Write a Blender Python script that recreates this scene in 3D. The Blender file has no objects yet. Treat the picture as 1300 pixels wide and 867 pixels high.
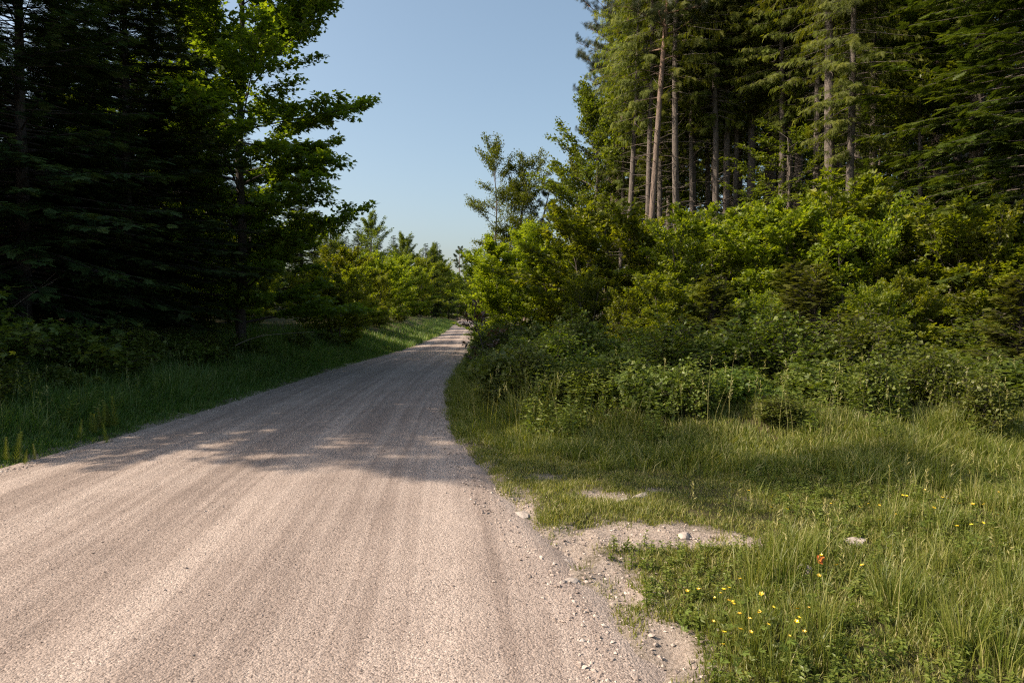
import bpy, math
import numpy as np
from mathutils import Vector

# ------------------------------------------------------------------ scene basics
S = bpy.context.scene
COL = S.collection
F, CX, CY, HORIZON, CAMH = 867.0, 650.0, 433.5, 400.0, 1.6
PITCH = math.atan((CY - HORIZON) / F)
SUN_EL, SUN_AHEAD = math.radians(39), math.radians(-9)
TAU = 2 * math.pi
UP = np.array([0.0, 0.0, 1.0])


def smooth(a, b, x):
    t = np.clip((x - a) / (b - a), 0, 1)
    return t * t * (3 - 2 * t)


_h = np.random.default_rng(5).random((256, 256))


def noise(x, y, sc=1.0, off=0):
    x = np.asarray(x, float) * sc + 37.3 + off
    y = np.asarray(y, float) * sc + 91.7 + off * 1.7
    xi, yi = np.floor(x).astype(int), np.floor(y).astype(int)
    fx, fy = x - xi, y - yi
    fx, fy = fx * fx * (3 - 2 * fx), fy * fy * (3 - 2 * fy)
    g = lambda i, j: _h[i & 255, j & 255]
    return ((g(xi, yi) * (1 - fx) + g(xi + 1, yi) * fx) * (1 - fy)
            + (g(xi, yi + 1) * (1 - fx) + g(xi + 1, yi + 1) * fx) * fy)


def fbm(x, y, sc=1.0, off=0):
    return (noise(x, y, sc, off) * .55 + noise(x, y, sc * 2.1, off + 11) * .3 + noise(x, y, sc * 4.3, off + 23) * .15)


# ------------------------------------------------------------------ mesh helpers
class MB:
    """collects vertices and faces, keeps a random value per face, links as one mesh object"""
    def __init__(self):
        self.v, self.f, self.n = [], [], 0

    def add(self, V, faces, rnd, mat=0):
        for fa in faces:
            r = np.broadcast_to(np.asarray(rnd, float), (len(fa),)) if np.ndim(rnd) == 0 else rnd[fa[:, 0]]
            self.f.append((fa + self.n, r, mat))
        self.v.append(V)
        self.n += len(V)

    def mesh(self, name, mats, smooth_shade=False):
        me = bpy.data.meshes.new(name)
        V = np.concatenate(self.v).astype(np.float32)
        idx = np.concatenate([a.ravel() for a, _, _ in self.f]).astype(np.int32)
        tot = np.concatenate([np.full(len(a), a.shape[1], np.int32) for a, _, _ in self.f])
        start = np.concatenate([[0], np.cumsum(tot)[:-1]]).astype(np.int32)
        me.vertices.add(len(V)); me.vertices.foreach_set('co', V.ravel())
        me.loops.add(len(idx)); me.loops.foreach_set('vertex_index', idx)
        me.polygons.add(len(tot)); me.polygons.foreach_set('loop_start', start)
        me.polygons.foreach_set('material_index', np.concatenate([np.full(len(a), m, np.int32) for a, _, m in self.f]))
        me.update(calc_edges=True)
        at = me.attributes.new('rnd', 'FLOAT', 'FACE')
        at.data.foreach_set('value', np.concatenate([r for _, r, _ in self.f]).astype(np.float32))
        me.polygons.foreach_set('use_smooth', np.full(len(tot), smooth_shade, bool))
        for m in mats if isinstance(mats, (list, tuple)) else [mats]:
            me.materials.append(m)
        return me


def link(name, me, parent=None):
    o = bpy.data.objects.new(name, me)
    COL.objects.link(o)
    if parent:
        o.parent = parent
    return o


def norm(a):
    return a / np.maximum(np.linalg.norm(a, axis=-1, keepdims=True), 1e-9)


def inst(T, P, D, N, L, W):
    """place a leaf template at each point: D along, N up, L length, W width"""
    tv, tf = T
    D = norm(D); Sd = norm(np.cross(D, N)); N2 = np.cross(Sd, D)
    L = np.broadcast_to(L, (len(P),)); W = np.broadcast_to(W, (len(P),))
    V = (P[:, None] + D[:, None] * (tv[None, :, 0:1] * L[:, None, None]) + Sd[:, None] * (tv[None, :, 1:2] * W[:, None, None])
         + N2[:, None] * (tv[None, :, 2:3] * W[:, None, None]))
    k = len(tv); n = len(P)
    base = (np.arange(n) * k)[:, None, None]
    faces = [(np.array(f, int)[None] + base).reshape(-1, len(f[0])) for f in tf]
    return V.reshape(-1, 3), faces, k


def add_inst(mb, T, P, D, N, L, W, rnd, mat=0):
    if len(P) == 0:
        return
    V, fs, k = inst(T, P, D, N, L, W)
    mb.add(V, fs, np.repeat(rnd, k), mat)


def tubes(mb, pts, rad, sides=6, rnd=.5, mat=0):
    """pts (n,k,3), rad (n,k)"""
    pts = np.asarray(pts, float); rad = np.asarray(rad, float)
    if pts.ndim == 2:
        pts, rad = pts[None], rad[None]
    n, k, _ = pts.shape
    t = norm(np.gradient(pts, axis=1))
    ref = np.where(np.abs(t[..., 2:3]) > .9, np.array([1., 0, 0]), UP)
    a = norm(np.cross(t, ref)); b = np.cross(t, a)
    th = np.arange(sides) / sides * TAU
    ring = a[:, :, None] * np.cos(th)[:, None] + b[:, :, None] * np.sin(th)[:, None]
    V = (pts[:, :, None] + ring * rad[:, :, None, None]).reshape(-1, 3)
    i, j, s = np.meshgrid(np.arange(n), np.arange(k - 1), np.arange(sides), indexing='ij')
    q = lambda jj, ss: (i * k + jj) * sides + ss % sides
    fa = np.stack([q(j, s), q(j, s + 1), q(j + 1, s + 1), q(j + 1, s)], -1).reshape(-1, 4)
    mb.add(V, [fa], rnd, mat)


A_ = np.array
RHOMB = (A_([(0, 0, 0), (.42, -.5, .12), (1, 0, -.05), (.42, .5, .12)], float), [[(0, 1, 2, 3)]])
MAPLE = (A_([(0, 0, 0), (.05, -.28, .05), (.38, -.62, .1), (.5, -.25, .05), (1, 0, -.08), (.5, .25, .05), (.38, .62, .1), (.05, .28, .05)], float),
         [[(0, 1, 2, 3), (0, 3, 4, 5), (0, 5, 6, 7)]])
TRIF = (A_([(0, 0, 0), (.5, -.28, .1), (.55, -.72, .05), (.12, -.4, .02), (.6, -.22, .02), (1.0, 0, -.06), (.6, .22, .02), (.55, .72, .05), (.12, .4, .02), (.5, .28, .1)], float),
        [[(0, 3, 2, 1), (0, 4, 5, 6), (0, 9, 7, 8)]])


def spray_template(pairs, half, ang, droop):
    v, f = [], []
    def dia(x0, y0, x1, y1, w, z0, z1):
        mx, my = x0 * .45 + x1 * .55, y0 * .45 + y1 * .55
        dx, dy = x1 - x0, y1 - y0
        l = math.hypot(dx, dy); px, py = -dy / l * w, dx / l * w
        i = len(v)
        v.extend([(x0, y0, z0), (mx - px, my - py, (z0 + z1) / 2 + .01), (x1, y1, z1), (mx + px, my + py, (z0 + z1) / 2 + .01)])
        f.append((i, i + 1, i + 2, i + 3))
    dia(0, 0, 1, 0, half * .9, 0, -droop)
    for i in range(pairs):
        u = .08 + .8 * i / pairs
        l = .42 * (1 - .62 * u) * (.9 if i % 2 else 1.05)
        for sg in (-1, 1):
            dia(u, 0, u + l * math.cos(ang), sg * l * math.sin(ang), half, -droop * u * u, -droop * (u + .25) ** 2 - .03)
    return A_(v, float), [f]


SPRAY = spray_template(6, .055, .85, .08)
SPRAY_FIR = spray_template(9, .034, .85, .1)
SPRAY_LOOSE = spray_template(5, .04, .7, .18)
# a pine tuft: a fan of long needles
_v, _f = [], []
for i in range(13):
    a = (i - 6) / 6 * 1.25; z = (.34 if i % 2 else -.3) * (1 - abs(i - 6) / 9)
    b = len(_v)
    _v += [(0, 0, 0), (.5 * math.cos(a) + .035 * math.sin(a), .5 * math.sin(a) - .035 * math.cos(a), z * .5), (math.cos(a), math.sin(a), z), (.5 * math.cos(a) - .035 * math.sin(a), .5 * math.sin(a) + .035 * math.cos(a), z * .5)]
    _f.append((b, b + 1, b + 2, b + 3))
TUFT = (A_(_v, float), [_f])


# ------------------------------------------------------------------ materials
def mat(name):
    m = bpy.data.materials.new(name); m.use_nodes = True
    nt = m.node_tree; nt.nodes.clear()
    out = nt.nodes.new('ShaderNodeOutputMaterial')
    def N(t, **kw):
        n = nt.nodes.new(t)
        for k, v in kw.items():
            if k in ('op',): n.operation = v
            elif hasattr(n, k): setattr(n, k, v)
        return n
    return m, nt, N, out


def ramp(N, stops):
    r = N('ShaderNodeValToRGB'); e = r.color_ramp.elements
    while len(e) < len(stops): e.new(.5)
    for el, (p, c) in zip(e, stops):
        el.position = p; el.color = (*c, 1) if len(c) == 3 else c
    return r


def leaf_material(name, c0, c1, c2, trans=.42, tcol=(1.35, 1.5, .55), gloss=.03, rough=.5):
    m, nt, N, out = mat(name); L = nt.links.new
    at = N('ShaderNodeAttribute'); at.attribute_name = 'rnd'
    oi = N('ShaderNodeObjectInfo')
    rp = ramp(N, [(0, c0), (.55, c1), (1, c2)])
    L(at.outputs['Fac'], rp.inputs[0])
    hs = N('ShaderNodeHueSaturation')
    mr = N('ShaderNodeMapRange'); mr.inputs[3].default_value = .72; mr.inputs[4].default_value = 1.22
    L(oi.outputs['Random'], mr.inputs[0]); L(mr.outputs[0], hs.inputs['Value'])
    mr2 = N('ShaderNodeMapRange'); mr2.inputs[3].default_value = .494; mr2.inputs[4].default_value = .519
    L(oi.outputs['Random'], mr2.inputs[0]); L(mr2.outputs[0], hs.inputs['Hue'])
    L(rp.outputs[0], hs.inputs['Color'])
    d = N('ShaderNodeBsdfDiffuse'); L(hs.outputs[0], d.inputs[0])
    mx = N('ShaderNodeMix'); mx.data_type = 'RGBA'; mx.blend_type = 'MULTIPLY'; mx.inputs[0].default_value = 1
    L(hs.outputs[0], mx.inputs[6]); mx.inputs[7].default_value = (*tcol, 1)
    t = N('ShaderNodeBsdfTranslucent'); L(mx.outputs[2], t.inputs[0])
    a = N('ShaderNodeMixShader'); a.inputs[0].default_value = trans
    L(d.outputs[0], a.inputs[1]); L(t.outputs[0], a.inputs[2])
    g = N('ShaderNodeBsdfGlossy'); g.inputs['Roughness'].default_value = rough
    g.inputs[0].default_value = (1, 1, 1, 1)
    b = N('ShaderNodeMixShader'); b.inputs[0].default_value = gloss
    L(a.outputs[0], b.inputs[1]); L(g.outputs[0], b.inputs[2])
    L(b.outputs[0], out.inputs[0])
    return m


def bark_material(name, c0, c1, scale=6, top=None, z0=5, z1=10):
    m, nt, N, out = mat(name); L = nt.links.new
    tc = N('ShaderNodeTexCoord'); mp = N('ShaderNodeMapping'); mp.inputs['Scale'].default_value = (scale, scale, scale * .22)
    L(tc.outputs['Object'], mp.inputs[0])
    n = N('ShaderNodeTexNoise'); n.inputs['Scale'].default_value = 2.5; n.inputs['Detail'].default_value = 8; n.inputs['Roughness'].default_value = .7
    L(mp.outputs[0], n.inputs[0])
    rp = ramp(N, [(.3, c0), (.7, c1)]); L(n.outputs[0], rp.inputs[0])
    col = rp.outputs[0]
    if top:
        sp = N('ShaderNodeSeparateXYZ'); L(tc.outputs['Object'], sp.inputs[0])
        mr = N('ShaderNodeMapRange'); mr.inputs[1].default_value = z0; mr.inputs[2].default_value = z1
        L(sp.outputs[2], mr.inputs[0])
        mx = N('ShaderNodeMix'); mx.data_type = 'RGBA'; L(mr.outputs[0], mx.inputs[0]); L(col, mx.inputs[6])
        r2 = ramp(N, [(.3, tuple(x * .5 for x in top)), (.7, top)]); L(n.outputs[0], r2.inputs[0]); L(r2.outputs[0], mx.inputs[7])
        col = mx.outputs[2]
    p = N('ShaderNodeBsdfPrincipled'); L(col, p.inputs['Base Color']); p.inputs['Roughness'].default_value = .9
    bp = N('ShaderNodeBump'); bp.inputs['Strength'].default_value = 1; bp.inputs['Distance'].default_value = .06
    L(n.outputs[0], bp.inputs['Height']); L(bp.outputs[0], p.inputs['Normal'])
    L(p.outputs[0], out.inputs[0])
    return m


def road_material():
    m, nt, N, out = mat('gravel_road_surface'); L = nt.links.new
    uv = N('ShaderNodeUVMap'); uv.uv_map = 'UVMap'
    tc = N('ShaderNodeTexCoord')
    st = N('ShaderNodeMapping'); st.inputs['Scale'].default_value = (2.6, .05, 1); L(uv.outputs[0], st.inputs[0])
    s1 = N('ShaderNodeTexNoise'); s1.inputs['Scale'].default_value = 1; s1.inputs['Detail'].default_value = 5; L(st.outputs[0], s1.inputs[0])
    st2 = N('ShaderNodeMapping'); st2.inputs['Scale'].default_value = (11, .25, 1); L(uv.outputs[0], st2.inputs[0])
    s2 = N('ShaderNodeTexNoise'); s2.inputs['Scale'].default_value = 1; s2.inputs['Detail'].default_value = 4; L(st2.outputs[0], s2.inputs[0])
    blot = N('ShaderNodeTexNoise'); blot.inputs['Scale'].default_value = 1.3; blot.inputs['Detail'].default_value = 5; L(tc.outputs['Object'], blot.inputs[0])
    fine = N('ShaderNodeTexNoise'); fine.inputs['Scale'].default_value = 85; fine.inputs['Detail'].default_value = 4; fine.inputs['Roughness'].default_value = .75; L(tc.outputs['Object'], fine.inputs[0])
    vo = N('ShaderNodeTexVoronoi'); vo.inputs['Scale'].default_value = 100; L(tc.outputs['Object'], vo.inputs[0])
    vo2 = N('ShaderNodeTexVoronoi'); vo2.inputs['Scale'].default_value = 40; L(tc.outputs['Object'], vo2.inputs[0])
    def M(op, a, b):
        x = N('ShaderNodeMath', op=op)
        for i, q in enumerate((a, b)):
            if isinstance(q, (int, float)): x.inputs[i].default_value = q
            else: L(q, x.inputs[i])
        return x.outputs[0]
    base = M('ADD', M('MULTIPLY', s1.outputs[0], .45), M('ADD', M('MULTIPLY', s2.outputs[0], .42), M('MULTIPLY', blot.outputs[0], .2)))
    wv = N('ShaderNodeTexNoise'); wv.inputs['Scale'].default_value = .35; L(uv.outputs[0], wv.inputs[0])
    su = N('ShaderNodeSeparateXYZ'); L(uv.outputs[0], su.inputs[0])
    un = M('ADD', M('MULTIPLY', M('ADD', su.outputs[0], M('MULTIPLY', wv.outputs[0], .7)), 1 / 6.4), .445)
    trk = ramp(N, [(0, (.35,) * 3), (.10, (.5,) * 3), (.19, (.8,) * 3), (.27, (.34,) * 3), (.37, (.72,) * 3), (.45, (.3,) * 3), (.53, (.5,) * 3), (.6, (.85,) * 3), (.67, (.36,) * 3), (.76, (.66,) * 3), (.83, (.85,) * 3), (.9, (.7,) * 3), (1, (.8,) * 3)])
    L(un, trk.inputs[0])
    st_sep = N('ShaderNodeSeparateColor'); L(trk.outputs[0], st_sep.inputs[0])
    base = M('ADD', M('MULTIPLY', base, .86), M('MULTIPLY', M('SUBTRACT', st_sep.outputs[0], .5), .18))
    base = M('ADD', base, .07)
    rp = ramp(N, [(.36, (.19, .152, .131)), (.5, (.283, .23, .199)), (.64, (.395, .33, .288))]); L(base, rp.inputs[0])
    # individual stones: each cell its own tone
    sep = N('ShaderNodeSeparateColor'); L(vo.outputs['Color'], sep.inputs[0])
    tone = ramp(N, [(0, (.36, .34, .33)), (.07, (.58, .56, .55)), (.16, (.88, .87, .86)), (.6, (1, 1, 1)), (.9, (1.12, 1.12, 1.12)), (1, (1.5, 1.49, 1.47))]); L(sep.outputs[0], tone.inputs[0])
    mx = N('ShaderNodeMix'); mx.data_type = 'RGBA'; mx.blend_type = 'MULTIPLY'; mx.inputs[0].default_value = .8
    L(rp.outputs[0], mx.inputs[6]); L(tone.outputs[0], mx.inputs[7])
    f2 = ramp(N, [(.33, (.45, .43, .42)), (.47, (1, 1, 1)), (.75, (1.15, 1.15, 1.15))]); L(fine.outputs[0], f2.inputs[0])
    mx2 = N('ShaderNodeMix'); mx2.data_type = 'RGBA'; mx2.blend_type = 'MULTIPLY'; mx2.inputs[0].default_value = .9
    L(mx.outputs[2], mx2.inputs[6]); L(f2.outputs[0], mx2.inputs[7])
    p = N('ShaderNodeBsdfPrincipled'); L(mx2.outputs[2], p.inputs['Base Color']); p.inputs['Roughness'].default_value = .95
    p.inputs['Specular IOR Level'].default_value = .15
    hgt = M('ADD', M('MULTIPLY', vo.outputs['Distance'], -.5), M('ADD', M('MULTIPLY', vo2.outputs['Distance'], -.45), M('MULTIPLY', fine.outputs[0], .55)))
    bp = N('ShaderNodeBump'); bp.inputs['Strength'].default_value = .9; bp.inputs['Distance'].default_value = .009
    L(hgt, bp.inputs['Height']); L(bp.outputs[0], p.inputs['Normal'])
    L(p.outputs[0], out.inputs[0])
    return m


def ground_material():
    m, nt, N, out = mat('ground_soil'); L = nt.links.new
    tc = N('ShaderNodeTexCoord')
    n1 = N('ShaderNodeTexNoise'); n1.inputs['Scale'].default_value = 3; n1.inputs['Detail'].default_value = 8; n1.inputs['Roughness'].default_value = .7; L(tc.outputs['Object'], n1.inputs[0])
    n2 = N('ShaderNodeTexNoise'); n2.inputs['Scale'].default_value = 45; n2.inputs['Detail'].default_value = 5; n2.inputs['Roughness'].default_value = .75; L(tc.outputs['Object'], n2.inputs[0])
    soil = ramp(N, [(.3, (.035, .032, .016)), (.52, (.075, .068, .03)), (.72, (.15, .12, .07))]); L(n1.outputs[0], soil.inputs[0])
    sand = ramp(N, [(.25, (.14, .11, .085)), (.42, (.34, .28, .235)), (.65, (.50, .425, .365))]); L(n2.outputs[0], sand.inputs[0])
    at = N('ShaderNodeAttribute'); at.attribute_name = 'sand'
    ad = N('ShaderNodeMath', op='ADD'); L(at.outputs['Fac'], ad.inputs[0])
    ms = N('ShaderNodeMath', op='MULTIPLY_ADD'); L(n1.outputs[0], ms.inputs[0]); ms.inputs[1].default_value = .9; ms.inputs[2].default_value = -.45
    ms2 = N('ShaderNodeMath', op='MULTIPLY_ADD'); L(n2.outputs[0], ms2.inputs[0]); ms2.inputs[1].default_value = .5; L(ms.outputs[0], ms2.inputs[2])
    L(ms2.outputs[0], ad.inputs[1])
    rr = ramp(N, [(.5, (0, 0, 0)), (.92, (1, 1, 1))]); L(ad.outputs[0], rr.inputs[0])
    mx = N('ShaderNodeMix'); mx.data_type = 'RGBA'; L(rr.outputs[0], mx.inputs[0]); L(soil.outputs[0], mx.inputs[6]); L(sand.outputs[0], mx.inputs[7])
    p = N('ShaderNodeBsdfPrincipled'); L(mx.outputs[2], p.inputs['Base Color']); p.inputs['Roughness'].default_value = .95
    p.inputs['Specular IOR Level'].default_value = .1
    bp = N('ShaderNodeBump'); bp.inputs['Strength'].default_value = 1; bp.inputs['Distance'].default_value = .03
    L(n2.outputs[0], bp.inputs['Height']); L(bp.outputs[0], p.inputs['Normal'])
    L(p.outputs[0], out.inputs[0])
    return m


def plain_material(name, stops, rough=.9, scale=20):
    m, nt, N, out = mat(name); L = nt.links.new
    tc = N('ShaderNodeTexCoord'); at = N('ShaderNodeAttribute'); at.attribute_name = 'rnd'
    n = N('ShaderNodeTexNoise'); n.inputs['Scale'].default_value = scale; n.inputs['Detail'].default_value = 6; L(tc.outputs['Object'], n.inputs[0])
    ad = N('ShaderNodeMath', op='MULTIPLY_ADD'); L(n.outputs[0], ad.inputs[0]); ad.inputs[1].default_value = .6
    sb = N('ShaderNodeMath', op='MULTIPLY_ADD'); L(at.outputs['Fac'], sb.inputs[0]); sb.inputs[1].default_value = .7; sb.inputs[2].default_value = -.15
    L(sb.outputs[0], ad.inputs[2])
    rp = ramp(N, stops); L(ad.outputs[0], rp.inputs[0])
    p = N('ShaderNodeBsdfPrincipled'); L(rp.outputs[0], p.inputs['Base Color']); p.inputs['Roughness'].default_value = rough
    p.inputs['Specular IOR Level'].default_value = .2
    bp = N('ShaderNodeBump'); bp.inputs['Strength'].default_value = .5; bp.inputs['Distance'].default_value = .01
    L(n.outputs[0], bp.inputs['Height']); L(bp.outputs[0], p.inputs['Normal'])
    L(p.outputs[0], out.inputs[0])
    return m


M_ROAD, M_GROUND = road_material(), ground_material()
M_STONE = plain_material('gravel_stone', [(0, (.10, .085, .08)), (.35, (.26, .21, .18)), (.7, (.42, .35, .30)), (1, (.60, .53, .47))], .9, 30)
M_ROCK = plain_material('pale_rock', [(.2, (.16, .13, .11)), (.5, (.38, .33, .29)), (.9, (.55, .49, .44))], .9, 14)
M_DEADWOOD = plain_material('dead_wood', [(.2, (.12, .09, .07)), (.8, (.34, .29, .25))], .9, 12)
M_FIR = leaf_material('fir_needles', (.028, .048, .017), (.05, .08, .024), (.11, .15, .034), .22, (1.3, 1.4, .6), .015, .5)
M_SPRUCE = leaf_material('spruce_needles', (.08, .11, .015), (.155, .182, .023), (.25, .255, .03), .45, (1.45, 1.4, .45), .012, .5)
M_DARKSPRUCE = leaf_material('dark_spruce_needles', (.032, .052, .013), (.058, .085, .018), (.10, .125, .025), .3, (1.4, 1.4, .5), .015, .5)
M_LAYER = leaf_material('layered_fir_needles', (.04, .07, .014), (.085, .125, .02), (.15, .19, .03), .36, (1.4, 1.4, .45), .012, .5)
M_YOUNGSPRUCE = leaf_material('young_spruce_needles', (.06, .075, .014), (.11, .12, .02), (.18, .18, .03), .35, (1.4, 1.4, .45), .015, .5)
M_PINE = leaf_material('pine_needles', (.03, .045, .022), (.05, .066, .028), (.08, .09, .035), .22, (1.3, 1.3, .6), .02, .5)
M_MAPLE = leaf_material('maple_leaves', (.085, .125, .012), (.135, .18, .016), (.20, .225, .02), .6, (1.6, 1.5, .4), .025, .45)
M_BRIGHT = leaf_material('young_leaves', (.11, .145, .012), (.19, .222, .018), (.30, .292, .025), .58, (1.5, 1.5, .4), .02, .5)
M_LIME = leaf_material('hornbeam_leaves', (.16, .205, .016), (.25, .29, .023), (.36, .37, .035), .6, (1.45, 1.45, .4), .02, .5)
M_BEECH = leaf_material('beech_leaves', (.08, .11, .014), (.13, .16, .02), (.2, .21, .022), .48, (1.4, 1.4, .4), .02, .5)
M_BRAMBLE = leaf_material('bramble_leaves', (.065, .10, .017), (.135, .175, .026), (.24, .245, .042), .42, (1.4, 1.4, .45), .025, .5)
M_COPPER = leaf_material('copper_leaves', (.05, .022, .018), (.075, .032, .022), (.10, .06, .025), .35, (1.5, 1.0, .6), .06, .4)
M_GRASS = leaf_material('grass_blades', (.108, .142, .02), (.195, .213, .037), (.44, .39, .17), .42, (1.35, 1.35, .45), .025, .5)
M_VERGE = leaf_material('verge_grass_blades', (.06, .125, .02), (.125, .185, .034), (.33, .33, .14), .42, (1.35, 1.4, .5), .025, .5)
M_WEED = leaf_material('weed_leaves', (.085, .12, .018), (.15, .185, .028), (.25, .25, .05), .42, (1.4, 1.4, .45), .025, .5)
M_YELLOW = leaf_material('buttercup_petals', (.75, .50, .02), (.85, .58, .02), (.85, .65, .04), .3, (1.2, 1.1, .6), .1, .3)
M_ORANGE = leaf_material('orange_leaf', (.55, .13, .015), (.6, .16, .02), (.65, .2, .02), .25, (1.2, 1.0, .6), .05, .4)
M_BARKGREY = bark_material('grey_bark', (.05, .042, .036), (.18, .15, .125), 6)
M_BARKPINE = bark_material('pine_bark', (.07, .052, .042), (.25, .19, .15), 5, (.26, .145, .085), 8, 14)
M_BARKDARK = bark_material('dark_bark', (.02, .017, .014), (.075, .06, .05), 7)
M_BARKPALE = bark_material('pale_bark', (.10, .09, .075), (.27, .24, .20), 5)

# ------------------------------------------------------------------ road edges and terrain height
_LE = [(-6, -5.8), (3, -5.6), (7.2, -5.35), (8.2, -5.2), (9.7, -5.1), (12.8, -5.15), (18.5, -5.25), (23, -5.2), (30, -5.0), (43, -5.2), (60, -6.0), (92, -8.2), (139, -11.4), (190, -15), (260, -19)]
_RE = [(-6, .8), (2.97, .69), (3.75, .48), (4.6, .21), (5.66, -.07), (6.9, -.4), (8.7, -.75), (11.6, -1.2), (15.4, -1.55), (19.8, -1.75), (27.7, -1.85), (42, -2.3), (69, -3.9), (110, -6.1), (173, -9.8), (260, -14.5)]
_yy = np.concatenate([np.arange(-6, 40, .1), np.arange(40, 262, .5)])


def _sm(pts):
    v = np.interp(_yy, *zip(*pts))
    for w in (15, 9):
        v = np.convolve(np.pad(v, w, mode='edge'), np.ones(2 * w + 1) / (2 * w + 1), 'valid')
    return v


_l, _r = _sm(_LE), _sm(_RE)
edge_l = lambda y: np.interp(y, _yy, _l)
edge_r = lambda y: np.interp(y, _yy, _r)


def road_z(x, y):
    l, r = edge_l(y), edge_r(y)
    u = (x - l) / (r - l)
    z = .05 * (1 - (2 * u - 1) ** 2) + .02 * (noise(x * 1.3 + 3, y * .07, 1, 3) - .5) + .008 * (fbm(x, y, 2.5, 9) - .5)
    return np.where((u < 0) | (u > 1), np.minimum(z, .05) - .04, z)


def front(x):
    """y where the tall growth on the right starts"""
    return np.interp(x, [-1.2, -.7, 0, .9, 2.5, 4, 6, 9], [9.2, 8.9, 8.2, 7.5, 7.1, 7.0, 7.2, 7.6]) + 1.1 * (fbm(np.asarray(x, float), 0 * np.asarray(x, float) + 3.3, .8, 52) - .5)


def sand_mask(x, y):
    s = 0
    for (cx, cy, rx, ry, k) in [(.30, 4.75, .38, .55, .95), (.62, 4.0, .30, .7, .8), (.0, 5.6, .3, .8, .85), (.85, 4.95, .7, .36, 1.05), (1.35, 4.82, .5, .26, 1.05),
                                (.85, 6.0, .42, .22, .7), (.35, 6.7, .3, .3, .55), (-.35, 7.0, .25, 1.0, .7), (.75, 3.3, .25, .5, .8), (1.25, 6.15, .25, .15, .6), (2.1, 5.9, .35, .18, .45)]:
        s = np.maximum(s, k * np.exp(-(((x - cx) / rx) ** 2 + ((y - cy) / ry) ** 2)))
    return s


def height(x, y):
    x = np.asarray(x, float); y = np.asarray(y, float)
    l, r = edge_l(y), edge_r(y)
    sl, sr = l - x, x - r
    s = np.maximum(sl, sr)
    z = -.09 + .10 * smooth(-.28, .22, s) + np.where(s > -.3, .05 * (fbm(x, y, 1.8) - .5) + .03 * (fbm(x, y, 6, 4) - .5) + .10 * (fbm(x, y, 1.1, 66) - .5) * np.exp(-(s / .35) ** 2), 0)
    bank = .72 * smooth(.3, 3.0, sl) + .5 * smooth(2.0, 5, sl) + 1.3 * smooth(5, 22, sl) + .25 * (fbm(x, y, .35, 8) - .5) * smooth(1.5, 5, sl)
    d = y - front(x)
    rb = .38 * smooth(-.2, 1.6, d) * smooth(.15, 1.3, sr) + .9 * smooth(4, 16, sr) * smooth(2, 12, d) + .22 * (fbm(x, y, .4, 2) - .5) * smooth(1, 4, sr)
    z = z + np.where(sl > 0, bank, 0) + np.where(sr > 0, rb, 0)
    sm = sand_mask(x, y)
    z = z - .05 * sm + .13 * sm * (fbm(x, y, 6, 31) - .5) * (sr > 0)
    return z * 1.0


gz = lambda x, y: float(height(x, y))


def at(px, d):
    """world x for a photo column at a depth"""
    return (px - CX) / F * d


# ------------------------------------------------------------------ setting
def grid_axis(lims):
    out = []
    for a, b, st in lims:
        out.append(np.arange(a, b, st))
    return np.concatenate(out)


xs = grid_axis([(-1500, -200, 130), (-200, -40, 8), (-40, -12, 1), (-12, -6.5, .2), (-6.5, -4.7, .07), (-4.7, -2, .3), (-2, 3.2, .045), (3.2, 7, .12), (7, 14, .4), (14, 50, 1.5), (50, 200, 12), (200, 1501, 130)])
ys = grid_axis([(-600, -20, 60), (-20, 1, 1), (1, 2.4, .15), (2.4, 9, .05), (9, 16, .14), (16, 40, .5), (40, 100, 2), (100, 300, 8), (300, 1501, 120)])
X, Y = np.meshgrid(xs, ys)
Z = height(X, Y)
nx, ny = len(xs), len(ys)
i, j = np.meshgrid(np.arange(nx - 1), np.arange(ny - 1))
fa = np.stack([j * nx + i, j * nx + i + 1, (j + 1) * nx + i + 1, (j + 1) * nx + i], -1).reshape(-1, 4)
mb = MB(); mb.add(np.stack([X, Y, Z], -1).reshape(-1, 3), [fa], .5)
me = mb.mesh('ground', M_GROUND, True)
SR = np.maximum(edge_l(Y) - X, X - edge_r(Y))
sandv = np.maximum(sand_mask(X, Y), .9 * np.exp(-np.clip(SR, 0, 9) / .34) * (.55 + .9 * (fbm(X, Y, 2.2, 77) - .3)) * (SR < 3))
a = me.attributes.new('sand', 'FLOAT', 'POINT'); a.data.foreach_set('value', sandv.ravel().astype(np.float32))
g = link('ground', me); g['kind'] = 'structure'

vs = grid_axis([(-5.8, 2, .3), (2, 12, .07), (12, 30, .2), (30, 80, .8), (80, 258, 3)])
us = np.concatenate([[-.38, -.2, -.08], np.linspace(0, 1, 70), [1.08, 1.2, 1.38]])
U, Vv = np.meshgrid(us, vs)
l, r = edge_l(Vv), edge_r(Vv)
uu = np.clip(U, 0, 1); ext = U - uu
jit = .16 * (fbm(Vv * 1.0, U * 0 + 5, 1.7, 3) - .5)
RX = l + (r - l) * uu + ext
RZ = road_z(l + (r - l) * np.clip(uu, .0005, .9995), Vv) - np.abs(ext) * .28
RZ += .014 * (fbm(RX, Vv, 9, 44) - .5) * (Vv < 14)
nu, nv = len(us), len(vs)
i, j = np.meshgrid(np.arange(nu - 1), np.arange(nv - 1))
fa = np.stack([j * nu + i, j * nu + i + 1, (j + 1) * nu + i + 1, (j + 1) * nu + i], -1).reshape(-1, 4)
mb = MB(); mb.add(np.stack([RX, Vv, RZ], -1).reshape(-1, 3), [fa], .5)
me = mb.mesh('gravel_road', M_ROAD, True)
uvl = me.uv_layers.new(name='UVMap')
vi = fa.ravel()
uvl.data.foreach_set('uv', np.stack([(RX - (l + r) / 2).ravel()[vi], Vv.ravel()[vi]], -1).astype(np.float32).ravel())
o = link('gravel_road', me); o['kind'] = 'structure'

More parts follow.
